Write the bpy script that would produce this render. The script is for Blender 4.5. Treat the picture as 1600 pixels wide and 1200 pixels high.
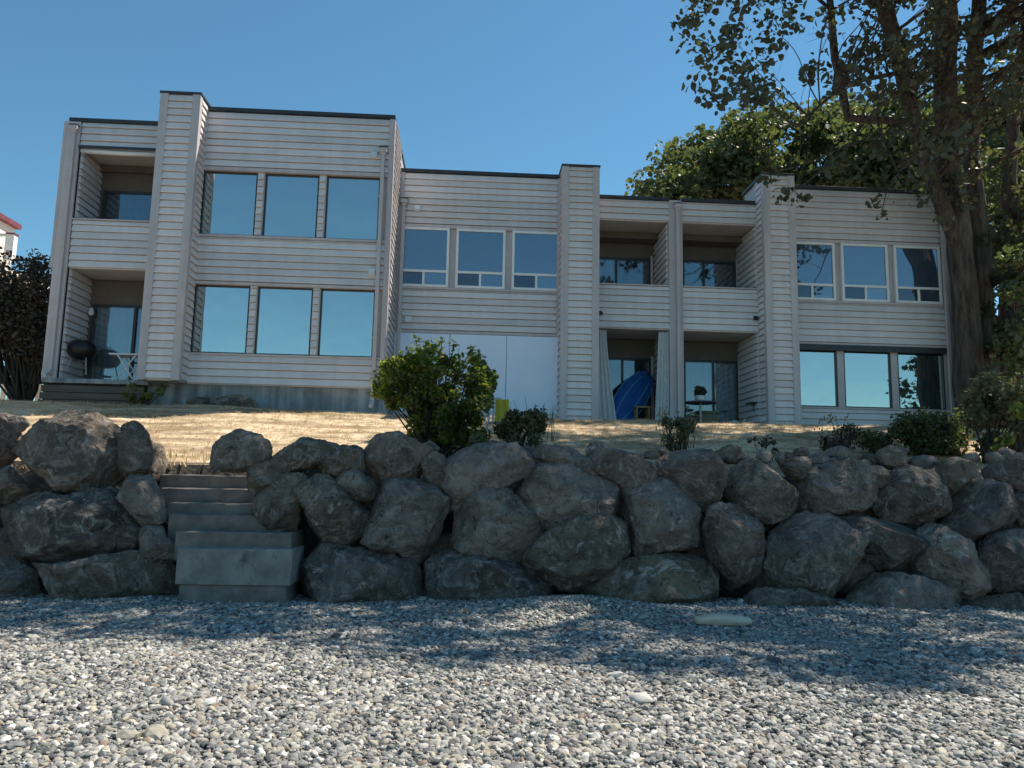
import bpy, bmesh, math, random
import numpy as np
from mathutils import Vector, Matrix, noise as mnoise

for o in list(bpy.data.objects):
    bpy.data.objects.remove(o)
SC = bpy.context.scene
COL = SC.collection
R = math.radians

# ------------------------------------------------------------------ camera
F_PX, PITCH, YAW, ROLL = 1191.8, R(7.6145), R(3.1483), R(-1.1399)
CAM = Vector((0, 0, 1.5))
_fw = Vector((math.sin(YAW) * math.cos(PITCH), math.cos(YAW) * math.cos(PITCH), math.sin(PITCH)))
_r = Vector((math.cos(YAW), -math.sin(YAW), 0))
_u = _r.cross(_fw)
_r2 = _r * math.cos(ROLL) - _u * math.sin(ROLL)
_u2 = _u * math.cos(ROLL) + _r * math.sin(ROLL)
cam = bpy.data.cameras.new('camera')
cam.sensor_width = 36
cam.lens = F_PX / 1600 * 36
cam.clip_start = 0.05
cam.clip_end = 2000
camo = bpy.data.objects.new('camera', cam)
COL.objects.link(camo)
camo.matrix_world = Matrix(((_r2.x, _u2.x, -_fw.x, 0), (_r2.y, _u2.y, -_fw.y, 0), (_r2.z, _u2.z, -_fw.z, CAM.z), (0, 0, 0, 1)))
SC.camera = camo


def ray(x, y):
    return _r2 * ((x - 800) / F_PX) - _u2 * ((y - 600) / F_PX) + _fw


def atY(x, y, Y):
    d = ray(x, y)
    return CAM + d * (Y / d.y)


def proj(p):
    q = Vector(p) - CAM
    d = q.dot(_fw)
    return 800 + F_PX * q.dot(_r2) / d, 600 - F_PX * q.dot(_u2) / d, d


# ------------------------------------------------------------------ light
SUN_AZ, SUN_EL = R(63.4), R(56.1)
S = Vector((math.sin(SUN_AZ) * math.cos(SUN_EL), math.cos(SUN_AZ) * math.cos(SUN_EL), math.sin(SUN_EL)))
W = bpy.data.worlds.new('World')
SC.world = W
W.use_nodes = True
nt = W.node_tree
nt.nodes.clear()
sky = nt.nodes.new('ShaderNodeTexSky')
sky.sky_type = 'NISHITA'
sky.sun_disc = False
sky.sun_elevation = SUN_EL
sky.sun_rotation = SUN_AZ
sky.altitude = 0
sky.air_density = 1.0
sky.dust_density = 0.0
sky.ozone_density = 1.5
bg = nt.nodes.new('ShaderNodeBackground')
bg.inputs[1].default_value = 0.088
wo = nt.nodes.new('ShaderNodeOutputWorld')
tint = nt.nodes.new('ShaderNodeMix')
tint.data_type = 'RGBA'
tint.blend_type = 'MULTIPLY'
tint.inputs['Factor'].default_value = 1.0
tint.inputs['B'].default_value = (0.62, 0.97, 0.98, 1)     # the clear cyan blue of the photograph's sky
nt.links.new(sky.outputs[0], tint.inputs['A'])
nt.links.new(tint.outputs['Result'], bg.inputs[0])
nt.links.new(bg.outputs[0], wo.inputs[0])
sun = bpy.data.lights.new('sun', 'SUN')
sun.energy = 5.0
sun.angle = R(0.5)
sun.color = (1.0, 0.92, 0.79)
suno = bpy.data.objects.new('sun', sun)
COL.objects.link(suno)
suno.rotation_mode = 'QUATERNION'
suno.rotation_quaternion = S.to_track_quat('Z', 'Y')
suno.location = S * 60
SC.view_settings.view_transform = 'Standard'
SC.view_settings.look = 'None'
SC.view_settings.gamma = 1
SC.view_settings.use_curve_mapping = False
SC.view_settings.exposure = 0.68
SC.cycles.max_bounces = 6
SC.cycles.transparent_max_bounces = 12
try:
    SC.cycles.use_denoising = True
except Exception:
    pass


# ------------------------------------------------------------------ materials
def mat(name, c1, c2=None, rough=0.7, scale=4.0, detail=5, lo=0.35, hi=0.65, bump=0.0, bscale=None, bdist=0.02,
        spec=0.4, metallic=0.0, rnd=0.0, stretch=(1, 1, 1), streak=0.0, trans=0.0, tcol=None, spots=None, pos=True):
    m = bpy.data.materials.new(name)
    m.use_nodes = True
    t = m.node_tree
    N, L = t.nodes, t.links
    b = N['Principled BSDF']
    out = N['Material Output']
    b.inputs['Roughness'].default_value = rough
    b.inputs['Specular IOR Level'].default_value = spec
    b.inputs['Metallic'].default_value = metallic
    c2 = c2 or c1
    if pos:
        g = N.new('ShaderNodeNewGeometry').outputs['Position']
    else:
        g = N.new('ShaderNodeTexCoord').outputs['Object']
    mp = N.new('ShaderNodeMapping')
    mp.inputs['Scale'].default_value = stretch
    L.new(g, mp.inputs[0])
    if rnd or spots:
        oi = N.new('ShaderNodeObjectInfo')
        if pos:
            off = N.new('ShaderNodeVectorMath')
            off.operation = 'SCALE'
            off.inputs[0].default_value = (17, 31, 23)
            L.new(oi.outputs['Random'], off.inputs['Scale'])
            ad = N.new('ShaderNodeVectorMath')
            ad.operation = 'ADD'
            L.new(mp.outputs[0], ad.inputs[0])
            L.new(off.outputs[0], ad.inputs[1])
            vec = ad.outputs[0]
        else:
            vec = mp.outputs[0]
    else:
        vec = mp.outputs[0]
    nz = N.new('ShaderNodeTexNoise')
    nz.inputs['Scale'].default_value = scale
    nz.inputs['Detail'].default_value = detail
    nz.inputs['Roughness'].default_value = 0.65
    L.new(vec, nz.inputs['Vector'])
    mr = N.new('ShaderNodeMapRange')
    mr.inputs['From Min'].default_value = lo
    mr.inputs['From Max'].default_value = hi
    L.new(nz.outputs['Fac'], mr.inputs['Value'])
    mx = N.new('ShaderNodeMix')
    mx.data_type = 'RGBA'
    mx.inputs['A'].default_value = (*c1, 1)
    mx.inputs['B'].default_value = (*c2, 1)
    L.new(mr.outputs[0], mx.inputs['Factor'])
    col = mx.outputs['Result']
    if spots:
        sc_, scol, amt = spots
        n3 = N.new('ShaderNodeTexNoise')
        n3.inputs['Scale'].default_value = sc_
        n3.inputs['Detail'].default_value = 6
        n3.inputs['Distortion'].default_value = 0.8
        n3.inputs['Roughness'].default_value = 0.7
        L.new(vec, n3.inputs['Vector'])
        m3 = N.new('ShaderNodeMapRange')
        m3.inputs['From Min'].default_value = amt
        m3.inputs['From Max'].default_value = amt + 0.13
        L.new(n3.outputs['Fac'], m3.inputs['Value'])
        x3 = N.new('ShaderNodeMix')
        x3.data_type = 'RGBA'
        L.new(m3.outputs[0], x3.inputs['Factor'])
        L.new(col, x3.inputs['A'])
        x3.inputs['B'].default_value = (*scol, 1)
        col = x3.outputs['Result']
    if streak:
        ms = N.new('ShaderNodeMapping')
        ms.inputs['Scale'].default_value = (5, 5, 0.35)
        L.new(g, ms.inputs[0])
        n4 = N.new('ShaderNodeTexNoise')
        n4.inputs['Scale'].default_value = 1.3
        n4.inputs['Detail'].default_value = 5
        L.new(ms.outputs[0], n4.inputs['Vector'])
        m4 = N.new('ShaderNodeMapRange')
        m4.inputs['From Min'].default_value = 0.3
        m4.inputs['From Max'].default_value = 0.75
        m4.inputs['To Min'].default_value = 1.0 + streak * 0.4
        m4.inputs['To Max'].default_value = 1.0 - streak
        L.new(n4.outputs['Fac'], m4.inputs['Value'])
        x4 = N.new('ShaderNodeVectorMath')
        x4.operation = 'SCALE'
        L.new(col, x4.inputs[0])
        L.new(m4.outputs[0], x4.inputs['Scale'])
        col = x4.outputs[0]
    if rnd:
        hs = N.new('ShaderNodeHueSaturation')
        m5 = N.new('ShaderNodeMapRange')
        m5.inputs['To Min'].default_value = 1 - rnd
        m5.inputs['To Max'].default_value = 1 + rnd
        L.new(oi.outputs['Random'], m5.inputs['Value'])
        L.new(m5.outputs[0], hs.inputs['Value'])
        wn = N.new('ShaderNodeTexWhiteNoise')
        wn.noise_dimensions = '1D'
        L.new(oi.outputs['Random'], wn.inputs['W'])
        m6 = N.new('ShaderNodeMapRange')
        m6.inputs['To Min'].default_value = 0.5 - rnd * 0.12
        m6.inputs['To Max'].default_value = 0.5 + rnd * 0.12
        L.new(wn.outputs['Value'], m6.inputs['Value'])
        L.new(m6.outputs[0], hs.inputs['Hue'])
        L.new(col, hs.inputs['Color'])
        col = hs.outputs[0]
    L.new(col, b.inputs['Base Color'])
    if bump:
        n2 = N.new('ShaderNodeTexNoise')
        n2.inputs['Scale'].default_value = bscale or scale * 4
        n2.inputs['Detail'].default_value = 6
        L.new(vec, n2.inputs['Vector'])
        bp = N.new('ShaderNodeBump')
        bp.inputs['Strength'].default_value = bump
        bp.inputs['Distance'].default_value = bdist
        L.new(n2.outputs['Fac'], bp.inputs['Height'])
        L.new(bp.outputs[0], b.inputs['Normal'])
    if trans:
        tr = N.new('ShaderNodeBsdfTranslucent')
        tr.inputs['Color'].default_value = (*(tcol or c2), 1)
        ms_ = N.new('ShaderNodeMixShader')
        ms_.inputs[0].default_value = trans
        L.new(b.outputs[0], ms_.inputs[1])
        L.new(tr.outputs[0], ms_.inputs[2])
        L.new(ms_.outputs[0], out.inputs[0])
    return m


def glass_mat(name, body, refl, fac, tint=None, alpha=0.0, wav=0.007):
    """coated pane: dark body plus mirror reflection; alpha lets the room behind show"""
    m = bpy.data.materials.new(name)
    m.use_nodes = True
    t = m.node_tree
    N, L = t.nodes, t.links
    out = N['Material Output']
    N.remove(N['Principled BSDF'])
    g = N.new('ShaderNodeNewGeometry')
    nz = N.new('ShaderNodeTexNoise')
    nz.inputs['Scale'].default_value = 1.1
    nz.inputs['Detail'].default_value = 2
    L.new(g.outputs['Position'], nz.inputs['Vector'])
    bp = N.new('ShaderNodeBump')
    bp.inputs['Strength'].default_value = 1.0
    bp.inputs['Distance'].default_value = wav
    L.new(nz.outputs['Fac'], bp.inputs['Height'])
    if alpha:
        d = N.new('ShaderNodeBsdfTransparent')
        d.inputs[0].default_value = (*(tint or (0.8, 0.85, 0.85)), 1)
    else:
        d = N.new('ShaderNodeBsdfDiffuse')
        d.inputs[0].default_value = (*body, 1)
    gl = N.new('ShaderNodeBsdfGlossy')
    gl.inputs['Color'].default_value = (*refl, 1)
    gl.inputs['Roughness'].default_value = 0.03
    L.new(bp.outputs[0], gl.inputs['Normal'])
    fr = N.new('ShaderNodeFresnel')
    fr.inputs['IOR'].default_value = 1.5
    ma = N.new('ShaderNodeMath')
    ma.operation = 'ADD'
    ma.use_clamp = True
    ma.inputs[1].default_value = fac
    L.new(fr.outputs[0], ma.inputs[0])
    mx = N.new('ShaderNodeMixShader')
    L.new(ma.outputs[0], mx.inputs[0])
    L.new(d.outputs[0], mx.inputs[1])
    L.new(gl.outputs[0], mx.inputs[2])
    L.new(mx.outputs[0], out.inputs[0])
    return m


M = {}
M['siding'] = mat('siding_paint', (0.615, 0.575, 0.585), (0.70, 0.655, 0.655), rough=0.55, scale=1.1, bump=0.12, bscale=30,
                  bdist=0.004, rnd=0.085, streak=0.07)
M['trim'] = mat('trim_paint', (0.50, 0.44, 0.45), (0.56, 0.50, 0.50), rough=0.55, scale=3, bump=0.1, bscale=40, bdist=0.003, rnd=0.05, streak=0.14)
M['chim'] = mat('chimney_siding_paint', (0.68, 0.61, 0.605), (0.75, 0.68, 0.67), rough=0.55, scale=2.2, bump=0.12, bscale=30,
                bdist=0.004, rnd=0.06, streak=0.1)
M['cap'] = mat('dark_metal_cap', (0.025, 0.028, 0.035), (0.045, 0.05, 0.06), rough=0.45, scale=8)
M['soffit'] = mat('soffit_paint', (0.42, 0.38, 0.34), (0.48, 0.44, 0.40), rough=0.8, scale=2)
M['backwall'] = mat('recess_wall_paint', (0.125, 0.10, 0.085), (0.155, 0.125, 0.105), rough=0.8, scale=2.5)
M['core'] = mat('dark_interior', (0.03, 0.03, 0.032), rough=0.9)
M['white'] = mat('white_vinyl', (0.72, 0.73, 0.74), (0.8, 0.8, 0.8), rough=0.4, scale=5)
M['bronze'] = mat('dark_bronze_frame', (0.03, 0.026, 0.025), (0.05, 0.042, 0.04), rough=0.4, scale=9)
M['film'] = glass_mat('reflective_film_glass', (0.02, 0.05, 0.06), (0.92, 0.95, 0.93), 0.55)
M['glass'] = glass_mat('window_glass', (0.05, 0.075, 0.11), (0.8, 0.9, 1.0), 0.22)
M['glassd'] = glass_mat('dark_window_glass', (0.03, 0.035, 0.05), (0.8, 0.85, 0.95), 0.10)
M['door_glass'] = glass_mat('sliding_door_glass', (0, 0, 0), (0.85, 0.92, 1.0), 0.10, tint=(0.75, 0.8, 0.82), alpha=1)
M['concrete'] = mat('foundation_concrete', (0.24, 0.245, 0.25), (0.36, 0.365, 0.37), rough=0.9, scale=3, bump=0.3, bscale=14,
                    bdist=0.01, streak=0.55)
M['panel'] = mat('pale_panel_paint', (0.68, 0.76, 0.92), (0.73, 0.81, 0.95), rough=0.35, scale=1.5)
M['curtain'] = mat('white_curtain_cloth', (0.66, 0.67, 0.68), (0.76, 0.76, 0.76), rough=0.9, scale=6, trans=0.25, tcol=(0.7, 0.7, 0.7))
M['shade'] = mat('blue_grey_blind', (0.30, 0.36, 0.40), (0.36, 0.42, 0.46), rough=0.8, scale=4)
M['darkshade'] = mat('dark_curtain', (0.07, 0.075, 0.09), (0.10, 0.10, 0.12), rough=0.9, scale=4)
M['beach'] = mat('beach_gravel_bed', (0.07, 0.068, 0.062), (0.24, 0.23, 0.21), rough=0.95, scale=24, detail=3, bump=1.0, bscale=30, bdist=0.03)
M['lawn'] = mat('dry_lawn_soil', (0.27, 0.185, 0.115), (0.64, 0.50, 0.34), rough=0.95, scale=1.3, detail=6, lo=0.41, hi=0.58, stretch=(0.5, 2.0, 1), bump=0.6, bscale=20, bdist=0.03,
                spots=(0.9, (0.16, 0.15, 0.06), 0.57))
M['boulder'] = None
M['step_pale'] = mat('pale_concrete_step', (0.19, 0.17, 0.155), (0.30, 0.275, 0.255), rough=0.9, scale=3.5, detail=9, bump=0.5, bscale=18, bdist=0.015, spots=(2.6, (0.11, 0.11, 0.105), 0.56))
M['step'] = mat('weathered_step', (0.125, 0.105, 0.095), (0.22, 0.19, 0.175), rough=0.85, scale=5, detail=8, bump=0.5, bscale=22, bdist=0.012, rnd=0.14)
M['soil'] = mat('dark_soil', (0.03, 0.027, 0.023), (0.06, 0.05, 0.04), rough=1, scale=6, bump=0.8, bscale=14, bdist=0.05)
M['bark'] = mat('tree_bark', (0.04, 0.03, 0.026), (0.14, 0.105, 0.088), rough=0.95, scale=9, detail=9, lo=0.38, hi=0.62, stretch=(1, 1, 0.16), bump=1.0, bscale=12, bdist=0.12)
M['stemdark'] = mat('dark_stem', (0.04, 0.03, 0.025), (0.07, 0.055, 0.045), rough=0.9, scale=9)
M['leaf'] = mat('poplar_leaf', (0.045, 0.045, 0.035), (0.085, 0.078, 0.055), rough=0.5, scale=2.5, trans=0.28, tcol=(0.17, 0.18, 0.05), spec=0.5)
M['leafbg'] = mat('background_leaf', (0.05, 0.068, 0.035), (0.10, 0.12, 0.06), rough=0.55, scale=1.2, trans=0.3, tcol=(0.17, 0.21, 0.05))
M['laurel'] = mat('laurel_leaf', (0.022, 0.034, 0.015), (0.085, 0.10, 0.04), rough=0.4, scale=2.2, trans=0.45, tcol=(0.38, 0.46, 0.05))
M['brownleaf'] = mat('purple_brown_leaf', (0.045, 0.037, 0.029), (0.09, 0.07, 0.052), rough=0.7, scale=3, trans=0.1, tcol=(0.08, 0.05, 0.03))
M['olive'] = mat('dusty_olive_leaf', (0.08, 0.085, 0.045), (0.15, 0.145, 0.08), rough=0.7, scale=6, trans=0.25, tcol=(0.2, 0.2, 0.08))
M['drystalk'] = mat('dry_stalk', (0.20, 0.17, 0.10), (0.34, 0.29, 0.18), rough=0.9, scale=8, trans=0.2, tcol=(0.35, 0.3, 0.15))
M['lime'] = mat('lime_leaf', (0.08, 0.105, 0.035), (0.14, 0.17, 0.05), rough=0.5, scale=4, trans=0.4, tcol=(0.36, 0.42, 0.07))
M['black'] = mat('black_enamel', (0.012, 0.012, 0.014), (0.02, 0.02, 0.022), rough=0.3, scale=6)
M['steel'] = mat('grey_metal', (0.35, 0.34, 0.34), (0.45, 0.44, 0.44), rough=0.45, scale=8, metallic=0.6)
M['whiteplastic'] = mat('white_plastic', (0.68, 0.66, 0.66), (0.76, 0.74, 0.74), rough=0.45, scale=4)
M['bluehull'] = mat('blue_plastic_hull', (0.012, 0.07, 0.26), (0.02, 0.11, 0.36), rough=0.35, scale=3)
M['bluelight'] = mat('light_blue_trim', (0.05, 0.22, 0.42), (0.07, 0.26, 0.47), rough=0.4, scale=3)
M['yellow'] = mat('yellow_cloth', (0.50, 0.40, 0.04), (0.62, 0.50, 0.06), rough=0.8, scale=9)
M['wood'] = mat('driftwood', (0.46, 0.36, 0.27), (0.66, 0.54, 0.42), rough=0.9, scale=6, stretch=(0.2, 3, 3), bump=0.5, bscale=20)
M['tan'] = mat('tan_wood', (0.25, 0.15, 0.05), (0.36, 0.22, 0.08), rough=0.6, scale=5)
M['deckbrown'] = mat('brown_deck_board', (0.10, 0.075, 0.06), (0.15, 0.115, 0.09), rough=0.85, scale=4, stretch=(0.3, 2, 2))
M['nbr'] = mat('cream_siding', (0.70, 0.64, 0.58), (0.76, 0.70, 0.64), rough=0.7, scale=3)
M['redtrim'] = mat('red_trim', (0.15, 0.035, 0.05), (0.19, 0.045, 0.065), rough=0.6, scale=3)
M['greenwhite'] = mat('pale_green_rail', (0.5, 0.58, 0.52), (0.58, 0.65, 0.6), rough=0.5, scale=3)
M['canvas'] = mat('olive_canvas', (0.16, 0.16, 0.12), (0.2, 0.2, 0.15), rough=0.9, scale=8)


def pebble_mat():
    m = bpy.data.materials.new('beach_pebble')
    m.use_nodes = True
    t = m.node_tree
    N, L = t.nodes, t.links
    b = N['Principled BSDF']
    b.inputs['Roughness'].default_value = 0.75
    b.inputs['Specular IOR Level'].default_value = 0.35
    oi = N.new('ShaderNodeObjectInfo')
    cr = N.new('ShaderNodeValToRGB')
    e = cr.color_ramp.elements
    stops = [(0.0, (0.07, 0.072, 0.075)), (0.12, (0.16, 0.16, 0.155)), (0.3, (0.26, 0.255, 0.24)), (0.42, (0.2, 0.2, 0.195)),
             (0.55, (0.34, 0.325, 0.29)), (0.68, (0.28, 0.255, 0.21)), (0.8, (0.42, 0.405, 0.37)), (0.9, (0.22, 0.165, 0.13)),
             (0.93, (0.36, 0.33, 0.25)), (0.97, (0.6, 0.585, 0.55)), (1.0, (0.12, 0.125, 0.12))]
    e[0].position, e[0].color = 0, (*stops[0][1], 1)
    e[1].position, e[1].color = 1, (*stops[-1][1], 1)
    for p, c in stops[1:-1]:
        q = e.new(p)
        q.color = (*c, 1)
    cr.color_ramp.interpolation = 'CONSTANT'
    L.new(oi.outputs['Random'], cr.inputs[0])
    tc = N.new('ShaderNodeTexCoord')
    nz = N.new('ShaderNodeTexNoise')
    nz.inputs['Scale'].default_value = 2.2
    nz.inputs['Detail'].default_value = 5
    L.new(tc.outputs['Object'], nz.inputs['Vector'])
    mr = N.new('ShaderNodeMapRange')
    mr.inputs['To Min'].default_value = 0.6
    mr.inputs['To Max'].default_value = 1.45
    L.new(nz.outputs['Fac'], mr.inputs['Value'])
    sc_ = N.new('ShaderNodeVectorMath')
    sc_.operation = 'SCALE'
    L.new(cr.outputs[0], sc_.inputs[0])
    L.new(mr.outputs[0], sc_.inputs['Scale'])
    L.new(sc_.outputs[0], b.inputs['Base Color'])
    return m


M['pebble'] = pebble_mat()


def boulder_mat():
    m = bpy.data.materials.new('basalt_boulder')
    m.use_nodes = True
    t = m.node_tree
    N, L = t.nodes, t.links
    b = N['Principled BSDF']
    b.inputs['Roughness'].default_value = 0.8
    b.inputs['Specular IOR Level'].default_value = 0.3
    tc = N.new('ShaderNodeTexCoord')
    oi = N.new('ShaderNodeObjectInfo')
    off = N.new('ShaderNodeVectorMath')
    off.operation = 'SCALE'
    off.inputs[0].default_value = (37, 61, 83)
    L.new(oi.outputs['Random'], off.inputs['Scale'])
    ad = N.new('ShaderNodeVectorMath')
    ad.operation = 'ADD'
    L.new(tc.outputs['Object'], ad.inputs[0])
    L.new(off.outputs[0], ad.inputs[1])
    vec = ad.outputs[0]

    def noise(sc_, det, dist=0.0, ro=0.6):
        n = N.new('ShaderNodeTexNoise')
        n.inputs['Scale'].default_value = sc_
        n.inputs['Detail'].default_value = det
        n.inputs['Distortion'].default_value = dist
        n.inputs['Roughness'].default_value = ro
        L.new(vec, n.inputs['Vector'])
        return n.outputs['Fac']

    def rng(f, a, c, lo=0, hi=1):
        r_ = N.new('ShaderNodeMapRange')
        r_.inputs['From Min'].default_value = a
        r_.inputs['From Max'].default_value = c
        r_.inputs['To Min'].default_value = lo
        r_.inputs['To Max'].default_value = hi
        L.new(f, r_.inputs['Value'])
        return r_.outputs[0]

    def mix(f, a, c):
        x = N.new('ShaderNodeMix')
        x.data_type = 'RGBA'
        L.new(f, x.inputs['Factor'])
        for q, k in ((a, 'A'), (c, 'B')):
            if isinstance(q, tuple):
                x.inputs[k].default_value = (*q, 1)
            else:
                L.new(q, x.inputs[k])
        return x.outputs['Result']

    wn = N.new('ShaderNodeTexWhiteNoise')
    wn.noise_dimensions = '1D'
    L.new(oi.outputs['Random'], wn.inputs['W'])
    cr = N.new('ShaderNodeValToRGB')
    e = cr.color_ramp.elements
    e[0].color, e[1].color = (0.23, 0.18, 0.125, 1), (0.27, 0.19, 0.16, 1)
    for p, c in ((0.25, (0.17, 0.145, 0.135)), (0.5, (0.34, 0.275, 0.235)), (0.75, (0.20, 0.165, 0.125))):
        e.new(p).color = (*c, 1)
    L.new(wn.outputs['Value'], cr.inputs[0])
    dark = N.new('ShaderNodeVectorMath')
    dark.operation = 'SCALE'
    L.new(cr.outputs[0], dark.inputs[0])
    L.new(rng(noise(1.6, 9, 0.8, 0.72), 0.3, 0.7, 0.3, 1.6), dark.inputs['Scale'])
    col = dark.outputs[0]
    col = mix(rng(noise(3.4, 11, 1.6, 0.78), 0.50, 0.62, 0, 0.85), col, (0.46, 0.40, 0.36))
    col = mix(rng(noise(1.5, 11, 2.6, 0.8), 0.575, 0.63, 0, 0.9), col, (0.68, 0.6, 0.54))
    col = mix(rng(noise(7.0, 10, 1.0, 0.78), 0.555, 0.64), col, (0.05, 0.045, 0.04))
    L.new(col, b.inputs['Base Color'])
    hsum = N.new('ShaderNodeMath')
    hsum.operation = 'ADD'
    L.new(rng(noise(4.0, 10, 0.6, 0.72), 0, 1, 0, 1), hsum.inputs[0])
    L.new(rng(noise(26.0, 4, 0, 0.6), 0, 1, 0, 0.25), hsum.inputs[1])
    bp = N.new('ShaderNodeBump')
    bp.inputs['Strength'].default_value = 1.0
    bp.inputs['Distance'].default_value = 0.2
    L.new(hsum.outputs[0], bp.inputs['Height'])
    L.new(bp.outputs[0], b.inputs['Normal'])
    return m


M['boulder'] = boulder_mat()


# ------------------------------------------------------------------ mesh helpers
class MB:
    def __init__(s):
        s.v, s.f = [], []

    def add(s, verts, faces):
        n = len(s.v)
        s.v += [tuple(v) for v in verts]
        s.f += [tuple(i + n for i in f) for f in faces]
        return s

    def box(s, x0, x1, y0, y1, z0, z1):
        return s.add([(x0, y0, z0), (x1, y0, z0), (x1, y1, z0), (x0, y1, z0), (x0, y0, z1), (x1, y0, z1), (x1, y1, z1), (x0, y1, z1)],
                     [(0, 3, 2, 1), (4, 5, 6, 7), (0, 1, 5, 4), (1, 2, 6, 5), (2, 3, 7, 6), (3, 0, 4, 7)])

    def tube(s, pts, rad, n=8, cap=True):
        pts = [Vector(p) for p in pts]
        if not hasattr(rad, '__len__'):
            rad = [rad] * len(pts)
        rings = []
        up0 = None
        for i, p in enumerate(pts):
            d = (pts[min(i + 1, len(pts) - 1)] - pts[max(i - 1, 0)])
            if d.length < 1e-6:
                d = Vector((0, 0, 1))
            d.normalize()
            a = up0 if up0 is not None else (Vector((1, 0, 0)) if abs(d.x) < 0.9 else Vector((0, 1, 0)))
            e1 = (a - d * a.dot(d)).normalized()
            up0 = e1
            e2 = d.cross(e1)
            rings.append([p + (e1 * math.cos(2 * math.pi * k / n) + e2 * math.sin(2 * math.pi * k / n)) * rad[i] for k in range(n)])
        V = [v for r_ in rings for v in r_]
        Fs = []
        for i in range(len(pts) - 1):
            for k in range(n):
                Fs.append((i * n + k, i * n + (k + 1) % n, (i + 1) * n + (k + 1) % n, (i + 1) * n + k))
        if cap:
            Fs.append(tuple(reversed(range(n))))
            Fs.append(tuple(range((len(pts) - 1) * n, len(pts) * n)))
        return s.add(V, Fs)

    def lathe(s, prof, c, n=20):
        V, Fs = [], []
        for (r_, z) in prof:
            for k in range(n):
                a = 2 * math.pi * k / n
                V.append((c[0] + r_ * math.cos(a), c[1] + r_ * math.sin(a), c[2] + z))
        for i in range(len(prof) - 1):
            for k in range(n):
                Fs.append((i * n + k, i * n + (k + 1) % n, (i + 1) * n + (k + 1) % n, (i + 1) * n + k))
        return s.add(V, Fs)

    def build(s, name, m, parent=None, smooth=False, bevel=0):
        me = bpy.data.meshes.new(name)
        me.from_pydata(s.v, [], s.f)
        me.update()
        if smooth:
            me.polygons.foreach_set('use_smooth', [True] * len(me.polygons))
        o = bpy.data.objects.new(name, me)
        COL.objects.link(o)
        me.materials.append(M[m] if isinstance(m, str) else m)
        par(o, parent)
        if bevel:
            bv = o.modifiers.new('bevel', 'BEVEL')
            bv.width = bevel
            bv.segments = 2
            bv.limit_method = 'ANGLE'
        return o


def par(o, parent):
    if parent is not None:
        o.parent = parent
        w = parent
        t = Vector((0, 0, 0))
        while w is not None:
            t += w.location if w.type == 'EMPTY' else Vector((0, 0, 0))
            w = w.parent
        o.matrix_parent_inverse = Matrix.Translation(-parent.location) if parent.type == 'EMPTY' else Matrix.Identity(4)


def thing(name, label, cat, loc, group=None):
    o = bpy.data.objects.new(name, None)
    o.empty_display_size = 0.2
    COL.objects.link(o)
    o.location = loc
    o['label'] = label
    o['category'] = cat
    if group:
        o['group'] = group
    return o


def tag(o, label=None, cat=None, group=None, kind=None):
    if label:
        o['label'] = label
    if cat:
        o['category'] = cat
    if group:
        o['group'] = group
    if kind:
        o['kind'] = kind
    return o


def np_mesh(name, V, Fq, m, parent=None, smooth=False):
    """V (n,3), Fq (m,k) constant k"""
    me = bpy.data.meshes.new(name)
    V = np.asarray(V, dtype=np.float32)
    Fq = np.asarray(Fq, dtype=np.int32)
    k = Fq.shape[1]
    me.vertices.add(len(V))
    me.vertices.foreach_set('co', V.ravel())
    me.loops.add(Fq.size)
    me.loops.foreach_set('vertex_index', Fq.ravel())
    me.polygons.add(len(Fq))
    me.polygons.foreach_set('loop_start', np.arange(0, Fq.size, k, dtype=np.int32))
    me.update(calc_edges=True)
    me.validate()
    if smooth:
        me.polygons.foreach_set('use_smooth', [True] * len(me.polygons))
    me.materials.append(M[m] if isinstance(m, str) else m)
    o = bpy.data.objects.new(name, me)
    COL.objects.link(o)
    par(o, parent)
    return o


# ------------------------------------------------------------------ terrain
def nz2(x, y, s, seed=0.0):
    return mnoise.noise(Vector((x * s + seed, y * s - seed, seed * 0.7)))


def beach_z(x, y):
    z = 0.035 * nz2(x, y, 0.55, 3.1) + 0.015 * nz2(x, y, 1.7, 8.2)
    z += 0.13 * math.exp(-((x - 1.35) / 0.85) ** 2 - ((y - 9.55) / 0.55) ** 2)
    z += 0.03 * max(0.0, min(1.0, (y - 8.5) / 1.5)) * (1 if x > -1.5 else 0.3)
    return z


def lawn_z(x, y):
    if y < 11.45:
        z = -0.25 + (y - 10.55) / 0.9 * 1.97
    elif y < 17.0:
        z = 1.72 + (y - 11.45) / 5.55 * 1.3
    else:
        z = 3.02
    if y > 11.3:
        k = min(1, (y - 11.3) / 1.0)
        z += k * (0.05 * nz2(x, y, 0.5, 5.5) + 0.02 * nz2(x, y, 1.6, 1.5))
        if x < -2.5 and y > 13:
            z += 0.09 * min(1, (-2.5 - x) / 3) * min(1, (y - 13) / 3)
        if y > 17.2:
            z = z * 0.3 + 0.7 * (3.0 if x > -2.2 else 3.13)
    return z


def grid(name, xs, ys, zf, m):
    V = [(x, y, zf(x, y)) for y in ys for x in xs]
    n = len(xs)
    Fq = [(j * n + i, j * n + i + 1, (j + 1) * n + i + 1, (j + 1) * n + i) for j in range(len(ys) - 1) for i in range(n - 1)]
    return np_mesh(name, V, Fq, m, smooth=True)


def lines(a, b, st, far):
    L = list(np.arange(a, b + 1e-6, st))
    return sorted(set([round(float(v), 3) for v in L] + [v for v in far if v < a - 0.01 or v > b + 0.01]))


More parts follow.
